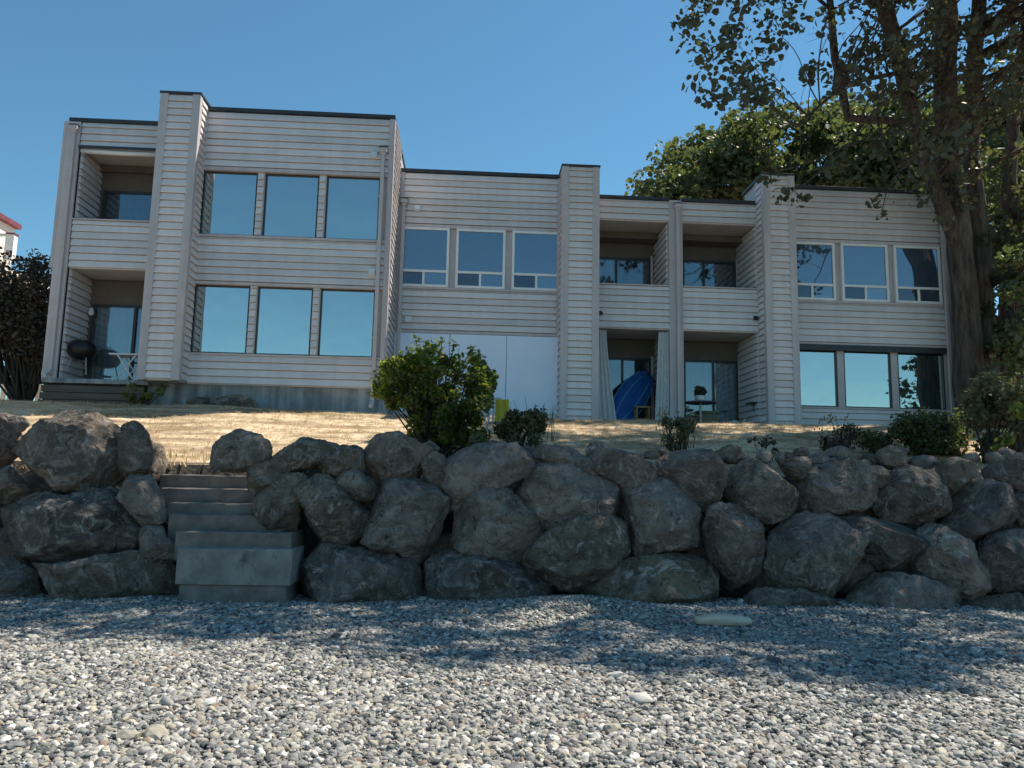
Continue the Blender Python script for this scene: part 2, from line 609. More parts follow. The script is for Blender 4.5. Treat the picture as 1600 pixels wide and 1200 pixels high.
bx_ = lines(-10, 11, 0.12, [-600, -200, -60, -25, -14, 15, 25, 60, 200, 600])
by_ = lines(2.6, 10.9, 0.12, [-600, -200, -60, -20, -5, 0, 13, 40, 200, 700])
tag(grid('beach', bx_, by_, lambda x, y: beach_z(x, y) if 2.5 < y < 11 and abs(x) < 11.5 else -0.02, 'beach'), kind='structure')
lx_ = lines(-13, 15, 0.3, [-600, -100, -40, -20, 22, 40, 100, 600])
ly_ = sorted(set(lines(10.55, 19.0, 0.15, [22, 26, 40, 80, 200, 700]) + [11.45]))
lawn = tag(grid('lawn', lx_, ly_, lawn_z, 'lawn'), kind='structure')
lawn.data.materials.append(M['soil'])          # bare earth of the bank behind the boulders
for f_ in lawn.data.polygons:
    if f_.center.y < 11.4:
        f_.material_index = 1


# ------------------------------------------------------------------ scatter (gravel, dry grass)
def scatter(name, xs, ys, zf, sources, density, smin, smax, tilt, seed):
    col = bpy.data.collections.new(name + '_pieces')
    for s_ in sources:
        col.objects.link(s_)
    n = len(xs)
    V = [(x, y, zf(x, y)) for y in ys for x in xs]
    Fs = [(j * n + i, j * n + i + 1, (j + 1) * n + i + 1, (j + 1) * n + i) for j in range(len(ys) - 1) for i in range(n - 1)]
    me = bpy.data.meshes.new(name)
    me.from_pydata(V, [], Fs)
    o = bpy.data.objects.new(name, me)
    COL.objects.link(o)
    ng = bpy.data.node_groups.new(name, 'GeometryNodeTree')
    ng.interface.new_socket('Geometry', in_out='INPUT', socket_type='NodeSocketGeometry')
    ng.interface.new_socket('Geometry', in_out='OUTPUT', socket_type='NodeSocketGeometry')
    N, L = ng.nodes, ng.links
    gi, go = N.new('NodeGroupInput'), N.new('NodeGroupOutput')
    dp = N.new('GeometryNodeDistributePointsOnFaces')
    dp.inputs['Density'].default_value = density
    dp.inputs['Seed'].default_value = seed
    ci = N.new('GeometryNodeCollectionInfo')
    ci.inputs['Collection'].default_value = col
    ci.inputs['Separate Children'].default_value = True
    ci.inputs['Reset Children'].default_value = True
    ip = N.new('GeometryNodeInstanceOnPoints')
    ip.inputs['Pick Instance'].default_value = True
    rr = N.new('FunctionNodeRandomValue')
    rr.data_type = 'FLOAT_VECTOR'
    rr.inputs[0].default_value = (-tilt, -tilt, 0)
    rr.inputs[1].default_value = (tilt, tilt, 6.283)
    rs = N.new('FunctionNodeRandomValue')
    rs.data_type = 'FLOAT'
    rs.inputs['Seed'].default_value = seed + 5
    pw = N.new('ShaderNodeMath')
    pw.operation = 'POWER'
    pw.inputs[1].default_value = 2.2
    mr = N.new('ShaderNodeMapRange')
    mr.inputs['To Min'].default_value = smin
    mr.inputs['To Max'].default_value = smax
    L.new(gi.outputs[0], dp.inputs['Mesh'])
    L.new(dp.outputs['Points'], ip.inputs['Points'])
    L.new(ci.outputs[0], ip.inputs['Instance'])
    L.new(rr.outputs[0], ip.inputs['Rotation'])
    fl = [q for q in rs.outputs if q.enabled][0]
    L.new(fl, pw.inputs[0])
    L.new(pw.outputs[0], mr.inputs['Value'])
    L.new(mr.outputs[0], ip.inputs['Scale'])
    L.new(ip.outputs[0], go.inputs[0])
    md = o.modifiers.new('scatter', 'NODES')
    md.node_group = ng
    return o


def ico_dirs(sub):
    bm = bmesh.new()
    bmesh.ops.create_icosphere(bm, subdivisions=sub, radius=1)
    bm.verts.ensure_lookup_table()
    V = np.array([v.co[:] for v in bm.verts])
    Fs = [tuple(v.index for v in f.verts) for f in bm.faces]
    bm.free()
    return V, Fs


random.seed(4)
pv, pf = ico_dirs(2)
peb = []
for k in range(9):
    rs_ = np.random.RandomState(50 + k)
    a, b_, c_ = 1.0, rs_.uniform(0.6, 0.95), rs_.uniform(0.4, 0.7)
    off = rs_.uniform(0, 50, 3)
    V = []
    for d in pv:
        w = 1 + 0.4 * mnoise.noise(Vector(d * 1.1 + off)) + 0.25 * mnoise.noise(Vector(d * 2.6 + off))
        V.append((d[0] * a * w, d[1] * b_ * w, d[2] * c_ * w))
    me = bpy.data.meshes.new('pebble')
    me.from_pydata(V, [], pf)
    if k % 2:
        me.polygons.foreach_set('use_smooth', [True] * len(me.polygons))
    me.materials.append(M['pebble'])
    peb.append(bpy.data.objects.new('pebble', me))
gx = list(np.arange(-9, 10.01, 0.24))
gy = list(np.arange(3.3, 10.6, 0.24))
g1 = scatter('gravel', gx, gy, lambda x, y: beach_z(x, y) + 0.006, peb, 1900, 0.008, 0.038, 0.7, 3)
tag(g1, 'grey and tan rounded beach gravel in front of the boulder walls', 'gravel', kind='stuff')

g2 = scatter('cobbles', gx, gy, lambda x, y: beach_z(x, y) + 0.012, peb, 2.2, 0.035, 0.085, 0.4, 31)
tag(g2, 'scattered larger cobbles lying among the beach gravel', 'cobbles', kind='stuff')

blades = []
for k in range(4):
    rs_ = random.Random(k)
    mb = MB()
    for q in range(16):
        x, y = rs_.uniform(-1, 1), rs_.uniform(-1, 1)
        a = rs_.uniform(0, 6.28)
        h = rs_.uniform(0.5, 1.0)
        w = 0.06
        lean = rs_.uniform(0.1, 0.8)
        dx, dy = math.cos(a), math.sin(a)
        mb.add([(x - dy * w, y + dx * w, 0), (x + dy * w, y - dx * w, 0), (x + dx * lean, y + dy * lean, h)], [(0, 1, 2)])
    me = bpy.data.meshes.new('grass_tuft')
    me.from_pydata(mb.v, [], mb.f)
    blades.append(bpy.data.objects.new('grass_tuft', me))
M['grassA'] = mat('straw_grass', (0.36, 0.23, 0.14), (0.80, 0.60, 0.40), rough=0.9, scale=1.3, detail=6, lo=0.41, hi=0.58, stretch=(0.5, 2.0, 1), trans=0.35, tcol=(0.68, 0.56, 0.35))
M['grassB'] = mat('greenish_dry_grass', (0.28, 0.24, 0.11), (0.42, 0.34, 0.18), rough=0.9, scale=3, trans=0.3, tcol=(0.4, 0.36, 0.15))
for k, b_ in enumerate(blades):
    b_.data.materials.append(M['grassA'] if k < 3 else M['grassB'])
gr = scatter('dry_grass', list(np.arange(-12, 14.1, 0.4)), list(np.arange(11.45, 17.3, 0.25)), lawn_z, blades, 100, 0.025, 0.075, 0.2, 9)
tag(gr, 'short straw coloured dry grass on the lawn before the houses', 'grass', kind='stuff')

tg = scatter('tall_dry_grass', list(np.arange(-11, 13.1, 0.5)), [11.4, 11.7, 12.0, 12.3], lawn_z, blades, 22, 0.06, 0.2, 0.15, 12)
tag(tg, 'longer dry grass tufts along the top of the boulder walls', 'grass', kind='stuff')

# ------------------------------------------------------------------ townhouses
EXPO = 0.17


def board_mesh(m):
    me = bpy.data.meshes.new('siding_board')
    V = []
    prof = [(0.032, 0), (0.022, 0), (0.022, 0.02), (-0.044, 0.024), (-0.047, 0.04), (-0.012, EXPO), (0.032, EXPO)]
    k = len(prof)
    for x in (0, 1):
        V += [(x, y, z) for y, z in prof]
    Fs = [tuple(range(k)), tuple(reversed(range(k, 2 * k)))] + [(i + k, (i + 1) % k + k, (i + 1) % k, i) for i in range(k)]
    me.from_pydata(V, [], Fs)
    me.update()
    me.materials.append(m)
    return me


BOARD = board_mesh(M['siding'])
BOARDC = board_mesh(M['chim'])


def siding(parent, x0, x1, y, z0, z1, me=BOARD, face='front'):
    """courses of lapped boards; face front (-Y), right (+X), left (-X); for the sides x0,x1 are y-range and y is x"""
    z = z0
    while z < z1 - 0.02:
        h = min(EXPO, z1 - z)
        o = bpy.data.objects.new('siding_board', me)
        COL.objects.link(o)
        par(o, parent)
        jit = random.uniform(-0.0015, 0.0015)
        if face == 'front':
            o.location = (x0, y + jit, z)
        elif face == 'right':
            o.location = (y + 0.025 + jit, x0, z)
            o.rotation_euler = (0, 0, R(90))
        else:
            o.location = (y - 0.025 + jit, x1, z)
            o.rotation_euler = (0, 0, R(-90))
        o.scale = (x1 - x0, 1, h / EXPO)
        z += EXPO


def trim(parent, x0, x1, y0, y1, z0, z1, name='trim_board', m='trim'):
    return MB().box(x0, x1, y0, y1, z0, z1).build(name, m, parent, bevel=0.006)


def window(root, x0, x1, z0, z1, Y, style):
    mb = MB()
    fw_ = 0.035 if style in ('film', 'film_dark') else 0.06
    fy0, fy1 = (Y + 0.045, Y + 0.12) if style.startswith('film') else (Y - 0.055, Y + 0.12)
    gy_ = fy0 + 0.035
    fm = 'bronze' if style.startswith('film') else 'white'
    mb.box(x0, x0 + fw_, fy0, fy1, z0, z1).box(x1 - fw_, x1, fy0, fy1, z0, z1)
    mb.box(x0 + fw_, x1 - fw_, fy0, fy1, z0, z0 + fw_).box(x0 + fw_, x1 - fw_, fy0, fy1, z1 - fw_, z1)
    a0, a1, c0, c1 = x0 + fw_, x1 - fw_, z0 + fw_, z1 - fw_
    panes = []
    if style.startswith('film'):
        panes = [(a0, a1, c0, c1, 'film')]
    else:
        zt = z0 + 0.41
        xm = (x0 + x1) / 2
        mb.box(a0, a1, fy0 + 0.004, fy1, zt - 0.03, zt + 0.03)
        mb.box(xm - 0.028, xm + 0.028, fy0 + 0.006, fy1, c0, zt - 0.03)
        panes = [(a0, a1, zt + 0.03, c1, 'glass'), (a0, xm - 0.028, c0, zt - 0.03, 'glassd'), (xm + 0.028, a1, c0, zt - 0.03, 'glass')]
    w = mb.build('window', fm, root)
    for (p0, p1, q0, q1, g) in panes:
        pb = MB().box(p0 - 0.005, p1 + 0.005, gy_, gy_ + 0.012, q0 - 0.005, q1 + 0.005)
        j = [random.uniform(-0.006, 0.006) for _ in range(3)]          # no pane sits quite true in its frame
        pb.v = [(x, y + j[0] * (x - p0) / (p1 - p0) + j[1] * (z - q0) / (q1 - q0), z) for x, y, z in pb.v]
        pb.build('pane', g, w)
    return w


def downspout(root, x, y, ztop, zbot, foot=-1):
    mb = MB()
    mb.box(x - 0.045, x + 0.045, y - 0.085, y - 0.005, zbot, ztop - 0.12)
    mb.add([(x - 0.045, y - 0.085, zbot + 0.05), (x + 0.045, y - 0.085, zbot + 0.05), (x + 0.045, y - 0.28, zbot - 0.08), (x - 0.045, y - 0.28, zbot - 0.08),
            (x - 0.045, y - 0.085, zbot + 0.13), (x + 0.045, y - 0.085, zbot + 0.13), (x + 0.045, y - 0.28, zbot), (x - 0.045, y - 0.28, zbot)],
           [(0, 1, 2, 3), (4, 7, 6, 5), (0, 4, 5, 1), (1, 5, 6, 2), (2, 6, 7, 3), (3, 7, 4, 0)])
    d = mb.build('downspout', 'trim', root, bevel=0.008)
    h = MB()
    h.box(x - 0.09, x + 0.09, y - 0.13, y, ztop - 0.1, ztop)
    h.box(x - 0.06, x + 0.06, y - 0.10, y - 0.002, ztop - 0.16, ztop - 0.1)
    h.build('leader_head', 'trim', d)
    h2 = MB().box(x - 0.1, x + 0.1, y - 0.14, y - 0.002, ztop, ztop + 0.025)
    h2.build('leader_rim', 'cap', d)
    for zz in (ztop - 1.2, ztop - 3.0, ztop - 4.6):
        MB().box(x - 0.06, x + 0.06, y - 0.092, y - 0.003, zz, zz + 0.03).build('strap', 'trim', d)


def vent(root, x, y, z):
    mb = MB().box(x - 0.075, x + 0.075, y - 0.05, y, z - 0.075, z + 0.075)
    mb.add([(x - 0.075, y - 0.05, z + 0.06), (x + 0.075, y - 0.05, z + 0.06), (x + 0.075, y - 0.12, z - 0.06), (x - 0.075, y - 0.12, z - 0.06),
            (x - 0.075, y - 0.05, z - 0.06), (x + 0.075, y - 0.05, z - 0.06)], [(0, 3, 2, 1), (0, 4, 3), (1, 2, 5), (3, 4, 5, 2)])
    mb.build('wall_vent', 'white', root)


def wavy_sheet(x0, x1, y, z0, z1, amp=0.025, waves=6, n=48, taper=None):
    """hanging cloth with folds, thin but closed"""
    V, Fs = [], []
    rows = 8
    for side in (0, 1):
        for j in range(rows + 1):
            t = j / rows
            z = z0 + (z1 - z0) * t
            a0, a1 = (x0, x1) if taper is None else taper(t, x0, x1)
            for i in range(n + 1):
                s = i / n
                V.append((a0 + (a1 - a0) * s, y + amp * math.sin(s * waves * 6.283 + 0.6 * t) + side * 0.012, z))
    m = n + 1
    K = (rows + 1) * m
    for j in range(rows):
        for i in range(n):
            a = j * m + i
            Fs.append((a, a + 1, a + m + 1, a + m))
            Fs.append((K + a, K + a + m, K + a + m + 1, K + a + 1))
    return MB().add(V, Fs)


def sliding_door(root, x0, x1, z0, z1, Y, left, right, split=0.5):
    mb = MB()
    f = 0.06
    mb.box(x0, x0 + f, Y - 0.05, Y + 0.05, z0, z1).box(x1 - f, x1, Y - 0.05, Y + 0.05, z0, z1)
    mb.box(x0 + f, x1 - f, Y - 0.05, Y + 0.05, z1 - f, z1).box(x0 + f, x1 - f, Y - 0.05, Y + 0.05, z0, z0 + f)
    xm = x0 + (x1 - x0) * split
    mb.box(xm - 0.03, xm + 0.03, Y - 0.045, Y + 0.045, z0 + f, z1 - f)
    d = mb.build('sliding_door', 'bronze', root)
    MB().box(x0 + f - 0.01, xm - 0.02, Y - 0.02, Y - 0.008, z0 + f - 0.01, z1 - f + 0.01).build('pane', 'door_glass', d)
    MB().box(xm + 0.02, x1 - f + 0.01, Y + 0.008, Y + 0.02, z0 + f - 0.01, z1 - f + 0.01).build('pane', 'door_glass', d)
    for (a, b_, mm, frac) in ((x0 + f, xm - 0.03, left, 1), (xm + 0.03, x1 - f, right, 1)):
        if mm:
            wavy_sheet(a, b_, Y + 0.075, z0 + f, z1 - f, amp=0.012, waves=max(2, int((b_ - a) * 7))).build('curtain', mm, d, smooth=True)
    return d


def townhouse(label, Y, dz, bay, chim, balc, wx, up, low, base, depth, side, balc_side, x_ends, gb):
    zr, zb, zc = 9.58 + dz, 9.09 + dz * 1.1, 9.64 + dz
    ut, ub, lt, lb = 8.02 + dz, 6.465 + dz, 5.27 + dz, 3.67 + dz
    root = thing('townhouse', label, 'townhouse', ((x_ends[0] + x_ends[1]) / 2, Y, gb))
    b0, b1 = bay
    ww, pitch = 1.26, 1.437
    wins = [(wx + i * pitch, wx + i * pitch + ww) for i in range(3)]
    # ---- bay wall with openings
    mb = MB()
    mb.box(b0, b1, Y + 0.15, Y + 9, base - 0.6, zr - 0.02)
    ys0, ys1 = Y + 0.03, Y + 0.15
    for (z0, z1, full) in ((base, lb, 1), (lb, lt, 0), (lt, ub, 1), (ub, ut, 0), (ut, zr - 0.04, 1)):
        if full:
            mb.box(b0, b1, ys0, ys1, z0, z1)
        else:
            xs = [b0] + [v for w in wins for v in w] + [b1]
            for i in range(0, len(xs), 2):
                if xs[i + 1] - xs[i] > 0.01:
                    mb.box(xs[i], xs[i + 1], ys0, ys1, z0, z1)
    wall = mb.build('wall', 'trim', root)
    cl, cr_ = b0 + 0.10, b1 - 0.10
    if side == 'right':
        cl = b0
    if side == 'mid':
        cl, cr_ = b0 + 0.16, b1 - 0.12
    for (z0, z1) in ((base, lb - 0.05), (lt + 0.07, ub - 0.06), (ut + 0.09, zr - 0.11)):
        siding(wall, cl, cr_, Y, z0, z1)
    # strips between windows
    for (z0, z1, st) in ((lb, lt, low), (ub, ut, up)):
        if st == 'film':
            for i in (0, 1):
                siding(wall, wins[i][1] + 0.02, wins[i + 1][0] - 0.02, Y, z0, z1)
    # horizontal trim above and below windows
    for (za, zb_) in ((ut, ut + 0.09), (lt, lt + 0.07), (ub - 0.06, ub), (lb - 0.05, lb)):
        trim(wall, cl, cr_, Y - 0.05, Y + 0.002, za + 0.002, zb_ - 0.002)
    # corner boards
    for xx in ((b0, cl), (cr_, b1)):
        if xx[1] - xx[0] > 0.03:
            trim(wall, xx[0], xx[1], Y - 0.056, Y + 0.002, base - 0.02, zr - 0.1)
    # ---- windows
    for (a, b_) in wins:
        window(root, a, b_, ub, ut, Y, up)
    if low == 'panel':
        for i, (a, b_) in enumerate(((b0 + 0.06, wins[0][1] + 0.085), (wins[0][1] + 0.097, wins[1][1] + 0.078), (wins[1][1] + 0.09, b1 - 0.06))):
            MB().box(a, b_, Y - 0.065, Y + 0.0, lb - 0.37, lt - 0.01).build('wall_panel', 'panel', root, bevel=0.008)
    else:
        for (a, b_) in wins:
            window(root, a, b_, lb, lt, Y, low)
        if low == 'film_dark':
            trim(root, b0 + 0.12, b1 - 0.12, Y - 0.075, Y - 0.051, lt - 0.14, lt + 0.02, 'window_header', 'cap')
    # ---- roofs
    rf = MB().box(b0 - 0.03, b1 + 0.03, Y - 0.07, Y + 9.05, zr - 0.085, zr).build('roof', 'cap', root, bevel=0.01)
    q0, q1 = balc
    rb = MB().box(min(q0, x_ends[0]) if q0 < b0 else q0, q1 if q0 < b0 else max(q1, q1), Y - 0.06, Y + 9.0, zb - 0.09, zb).build('roof', 'cap', root, bevel=0.01)
    # ---- chimney chase
    c0, c1 = chim
    cy = Y - 0.5
    cb = base if dz > 0 else gb - 0.1
    ch = MB().box(c0 + 0.03, c1 - 0.03, cy + 0.03, Y + 0.9, cb, zc).build('chimney', 'trim', root)
    siding(ch, c0 + 0.15, c1 - 0.15, cy, cb + 0.02, zc - 0.03, BOARDC)
    siding(ch, cy + 0.1, Y - 0.02, c1 - 0.025, cb + 0.02, zc - 0.03, BOARDC, 'right')
    siding(ch, cy + 0.1, Y - 0.02, c0 + 0.025, cb + 0.02, zc - 0.03, BOARDC, 'left')
    for (a, b_) in ((c0 - 0.03, c0 + 0.15), (c1 - 0.15, c1 + 0.03)):
        trim(ch, a, b_, cy - 0.055, cy + 0.1, cb, zc - 0.03)
    MB().box(c0 - 0.05, c1 + 0.05, cy - 0.06, Y + 0.93, zc - 0.03, zc + 0.03).build('chimney_cap', 'cap', ch, bevel=0.008)
    # ---- balcony bay
    pz0, pz1 = 5.55 + dz, 6.72 + dz
    ot = 8.43 + dz
    fl = 5.74 + dz
    yb = Y + depth
    gfl = 3.06 if dz == 0 else 3.68
    bk = MB()
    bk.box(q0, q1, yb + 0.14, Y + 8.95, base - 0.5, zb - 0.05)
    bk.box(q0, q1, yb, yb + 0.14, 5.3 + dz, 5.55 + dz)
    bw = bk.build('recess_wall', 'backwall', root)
    # doors cut out of the back wall
    if balc_side == 'left':
        d0, d1 = q0 + 0.12, q1 - 0.04
    elif balc_side == 'mid':
        d0, d1 = q0 + 0.05, q1 - 0.16
    else:
        d0, d1 = q0 + 0.42, q1 - 0.08
    dt_u, dt_l = 7.87 + dz * 0.93, gfl + 1.98
    wmb = MB()
    for (z0, zt, zz) in ((fl, dt_u, ot), (gfl, dt_l, 5.3 + dz)):
        wmb.box(q0, d0, yb, yb + 0.14, z0 - 0.1, zz)
        wmb.box(d1, q1, yb, yb + 0.14, z0 - 0.1, zz)
        wmb.box(d0, d1, yb, yb + 0.14, zt, zz)
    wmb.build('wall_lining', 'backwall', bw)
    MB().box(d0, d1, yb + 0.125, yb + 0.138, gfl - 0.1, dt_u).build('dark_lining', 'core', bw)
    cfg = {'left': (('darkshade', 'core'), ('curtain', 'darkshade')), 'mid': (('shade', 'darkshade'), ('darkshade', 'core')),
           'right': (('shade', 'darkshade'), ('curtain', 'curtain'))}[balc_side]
    sp = {'left': 0.68, 'mid': 0.45, 'right': 0.4}[balc_side]
    sliding_door(root, d0, d1, fl, dt_u, yb + 0.03, cfg[0][0], cfg[0][1], sp)
    sliding_door(root, d0, d1, gfl, dt_l, yb + 0.03, cfg[1][0], cfg[1][1], 0.55)
    if balc_side != 'left':
        for (zt, z0) in ((dt_u, fl), (dt_l, gfl)):
            trim(bw, d1 + 0.004, d1 + 0.07, yb - 0.025, yb, z0, zt + 0.06, 'door_casing', 'trim')
    # ceilings, slab
    bal = MB()
    bal.box(q0, q1, Y + 0.02, yb - 0.002, fl - 0.06, fl).build('balcony', 'trim', root)
    bal = root.children[-1]
    MB().box(q0, q1, Y + 0.1, yb - 0.004, pz0 + 0.01, fl - 0.065).build('ceiling', 'soffit', bal)
    MB().box(q0, q1, Y + 0.1, yb - 0.004, ot + 0.01, ot + 0.1).build('ceiling', 'soffit', bal)
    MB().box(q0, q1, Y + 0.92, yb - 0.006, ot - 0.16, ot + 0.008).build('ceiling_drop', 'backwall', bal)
    # parapet
    MB().box(q0, q1, Y + 0.03, Y + 0.1, pz0, pz1 - 0.03).build('parapet', 'trim', bal)
    MB().box(q0, q1, Y - 0.06, Y + 0.13, pz1 - 0.03, pz1).build('parapet_cap', 'trim', bal, bevel=0.006)
    siding(bal, q0 + 0.02, q1 - 0.02, Y, pz0, pz1 - 0.04)
    # fascia above opening
    MB().box(q0, q1, Y + 0.03, Y + 0.1, ot, zb - 0.05).build('fascia', 'trim', bal)
    siding(bal, q0 + 0.02, q1 - 0.02, Y, ot, zb - 0.1)
    if dz > 0:
        MB().box(q0, q1, Y - 0.075, Y - 0.048, ot - 0.01, ot + 0.05).build('awning_bar', 'cap', bal)
        MB().tube([(q0 + 0.03, Y + 0.03, ot - 0.05), ((q0 + q1) / 2, Y + 0.03, ot - 0.075), (q1 - 0.03, Y + 0.03, ot - 0.06)], 0.055, 12).build('rolled_awning', 'whiteplastic', bal, smooth=True)
    # end walls of the bay
    if balc_side == 'left':
        x0 = x_ends[0]
        MB().box(x0, q0, Y - 0.0, Y + 9, base - 0.02, zb - 0.05).build('side_wall', 'trim', root)
        sw = root.children[-1]
        siding(sw, Y + 0.08, yb - 0.01, q0, fl, ot - 0.02, BOARD, 'right')
        siding(sw, Y + 0.08, yb - 0.01, q0, gfl, pz0, BOARD, 'right')
        siding(sw, Y + 0.1, Y + 9, x0, base, zb - 0.12, BOARD, 'left')
        trim(sw, x0 - 0.03, q0 - 0.0, Y - 0.056, Y + 0.07, base - 0.02, zb - 0.1)
        trim(sw, x0 - 0.1, x0 - 0.03, Y - 0.06, Y + 0.5, pz0 - 0.02, zb - 0.1)
    if balc_side == 'mid':     # party wall shared with the next house
        MB().box(q1, q1 + 0.32, Y - 0.0, Y + 9, gb - 0.1, zb - 0.06).build('party_wall', 'trim', root)
        sw = root.children[-1]
        trim(sw, q1 - 0.02, q1 + 0.34, Y - 0.05, Y + 0.1, gb - 0.1, zb - 0.1)
        siding(sw, Y + 0.11, yb - 0.01, q1, fl, ot - 0.02, BOARD, 'left')
        siding(sw, Y + 0.11, yb - 0.01, q1, gfl, pz0, BOARD, 'left')
    if balc_side == 'right':
        sw = MB().box(q1 - 0.004, c0 + 0.02, Y - 0.002, Y + 8.9, gb - 0.1, zb - 0.06).build('side_wall', 'trim', root)
        siding(sw, Y + 0.02, yb - 0.01, q1 - 0.006, fl, ot - 0.02, BOARD, 'left')
        siding(sw, Y + 0.02, yb - 0.01, q1 - 0.006, gfl, pz0, BOARD, 'left')
    return root, yb


# unit nearest the stairs (stands forward and higher)
H1, yb1 = townhouse('raised grey townhouse nearest the stairs with two rows of plain blue reflecting windows', 17.516, 0.70,
                    (-6.42, -2.0), (-7.27, -6.42), (-9.27, -7.27), -6.406, 'film', 'film', 3.65, 1.05, 'right', 'left', (-9.55, -2.0), 3.1)
H2, yb2 = townhouse('middle grey townhouse with pale panels below white framed windows', 18.98, 0.0,
                    (-1.99, 2.25), (2.22, 3.12), (3.12, 5.08), -1.895, 'white', 'panel', 3.0, 1.42, 'mid', 'mid', (-1.99, 5.40), 2.95)
H3, yb3 = townhouse('grey townhouse beside the big tree trunk with leaf shaded white windows', 18.98, 0.0,
                    (8.1, 12.62), (7.42, 8.2), (5.402, 7.42), 8.2146, 'white', 'film_dark', 3.0, 1.42, 'end', 'right', (5.402, 12.62), 2.95)
for rt, sx, y0, z0, z1, base_ in ((H1, -2.0, 17.516, 3.65, 10.18, 3.65), (H3, 12.62, 18.98, 3.0, 9.48, 3.0)):
    ws = [c for c in rt.children if c.name.startswith('wall') and 'vent' not in c.name and 'panel' not in c.name][0]
    siding(ws, y0 + 0.1, y0 + 1.44 if rt is H1 else y0 + 9, sx, z0, z1, BOARD, 'right')
    trim(ws, sx - 0.0, sx + 0.03, y0 - 0.038, y0 + 0.1, z0, z1)
# foundation of the raised house
fd = MB().box(-7.3, -2.03, 17.58, 26, 2.6, 3.652).build('foundation', 'concrete', H1)
MB().box(-6.2, -5.9, 17.555, 17.6, 3.18, 3.36).build('foundation_vent', 'black', fd)
# patio of the raised house
MB().box(-9.5, -7.32, 17.45, 18.7, 2.7, 3.578).build('dark_gap_backing', 'soil', H1)  # dark box added under the slab so the skirt board gaps stay dark
pt = MB().box(-9.5, -7.2, 17.35, 18.75, 3.58, 3.68).build('patio_slab', 'concrete', H1)
for k in range(3):
    MB().box(-9.55 + 0.01 * k, -7.3, 17.36 + 0.02 * k, 17.42 + 0.02 * k, 3.05 + 0.165 * k, 3.2 + 0.165 * k).build('skirt_board', 'deckbrown', pt, bevel=0.006)
MB().box(3.0, 5.08, 18.2, 20.4, 2.85, 3.058).build('patio_slab', 'concrete', H2)
MB().box(5.402, 7.4, 18.2, 20.4, 2.85, 3.058).build('patio_slab', 'concrete', H3)
# pipes, vents, lamps
downspout(H1, -9.38, 17.47, 9.62, 3.75)
downspout(H1, -2.22, 17.47, 9.40, 3.25)
downspout(H2, -1.82, 18.94, 8.72, 3.2)
downspout(H2, 5.28, 18.92, 8.88, 3.15)
downspout(H3, 12.42, 18.93, 8.78, 3.2)
vent(H1, -2.44, 17.49, 9.25)
vent(H1, -2.36, 17.49, 6.38)
vent(H2, -1.48, 18.95, 8.52)
vent(H2, -1.6, 18.95, 5.6)
for rt, x in ((H2, 3.26), (H3, 7.3)):
    mb = MB()
    mb.box(x - 0.04, x + 0.04, 18.91, 18.96, 5.88, 5.98).tube([(x, 18.93, 5.93), (x, 18.83, 5.9)], [0.03, 0.055], 10)
    mb.build('flood_light', 'black', rt)
mb = MB().lathe([(0.03, -0.1), (0.07, -0.06), (0.045, 0.08), (0.0, 0.1)], (-9.12, 18.45, 5.45), 14).box(-9.26, -9.1, 18.43, 18.47, 5.49, 5.53)
mb.build('wall_sconce', 'whiteplastic', H1, smooth=True)

# ------------------------------------------------------------------ boulder walls
ICO = {5: ico_dirs(5), 6: ico_dirs(6), 4: ico_dirs(4)}


def zoomed(ox, oy, pts, k=3.2):
    return [(ox + x / k, oy + y / k) for x, y in pts]


Z4 = lambda *p: zoomed(0, 600, p)
Z5 = lambda *p: zoomed(400, 640, p)
Z6 = lambda *p: zoomed(800, 640, p)
Z7 = lambda *p: zoomed(1100, 640, p)
LEFT = [
    Z4((-150, 180), (-60, 130), (40, 165), (85, 220), (75, 330), (20, 390), (-100, 420)),
    Z4((75, 370), (110, 290), (210, 220), (250, 165), (330, 135), (450, 145), (560, 200), (625, 270), (610, 400), (540, 490), (420, 525), (250, 550), (150, 520), (90, 450)),
    Z4((600, 200), (680, 185), (735, 240), (750, 320), (740, 400), (680, 450), (620, 480), (580, 400), (575, 280)),
    Z4((-60, 410), (20, 410), (120, 510), (60, 560), (0, 600), (-80, 580)),
    Z4((-60, 640), (20, 565), (150, 545), (300, 565), (420, 535), (540, 550), (640, 600), (670, 660), (680, 780), (600, 850), (420, 890), (250, 920), (110, 880), (-40, 860)),
    Z4((590, 490), (700, 450), (760, 500), (800, 580), (815, 690), (720, 720), (670, 690), (640, 600)),
    Z4((680, 740), (800, 715), (830, 780), (890, 810), (870, 910), (760, 900), (690, 860)),
    Z4((120, 900), (300, 910), (480, 870), (660, 840), (760, 880), (880, 950), (870, 1090), (600, 1120), (300, 1110), (130, 1090)),
    Z4((-80, 870), (60, 880), (140, 940), (150, 1080), (60, 1110), (-80, 1110)),
]
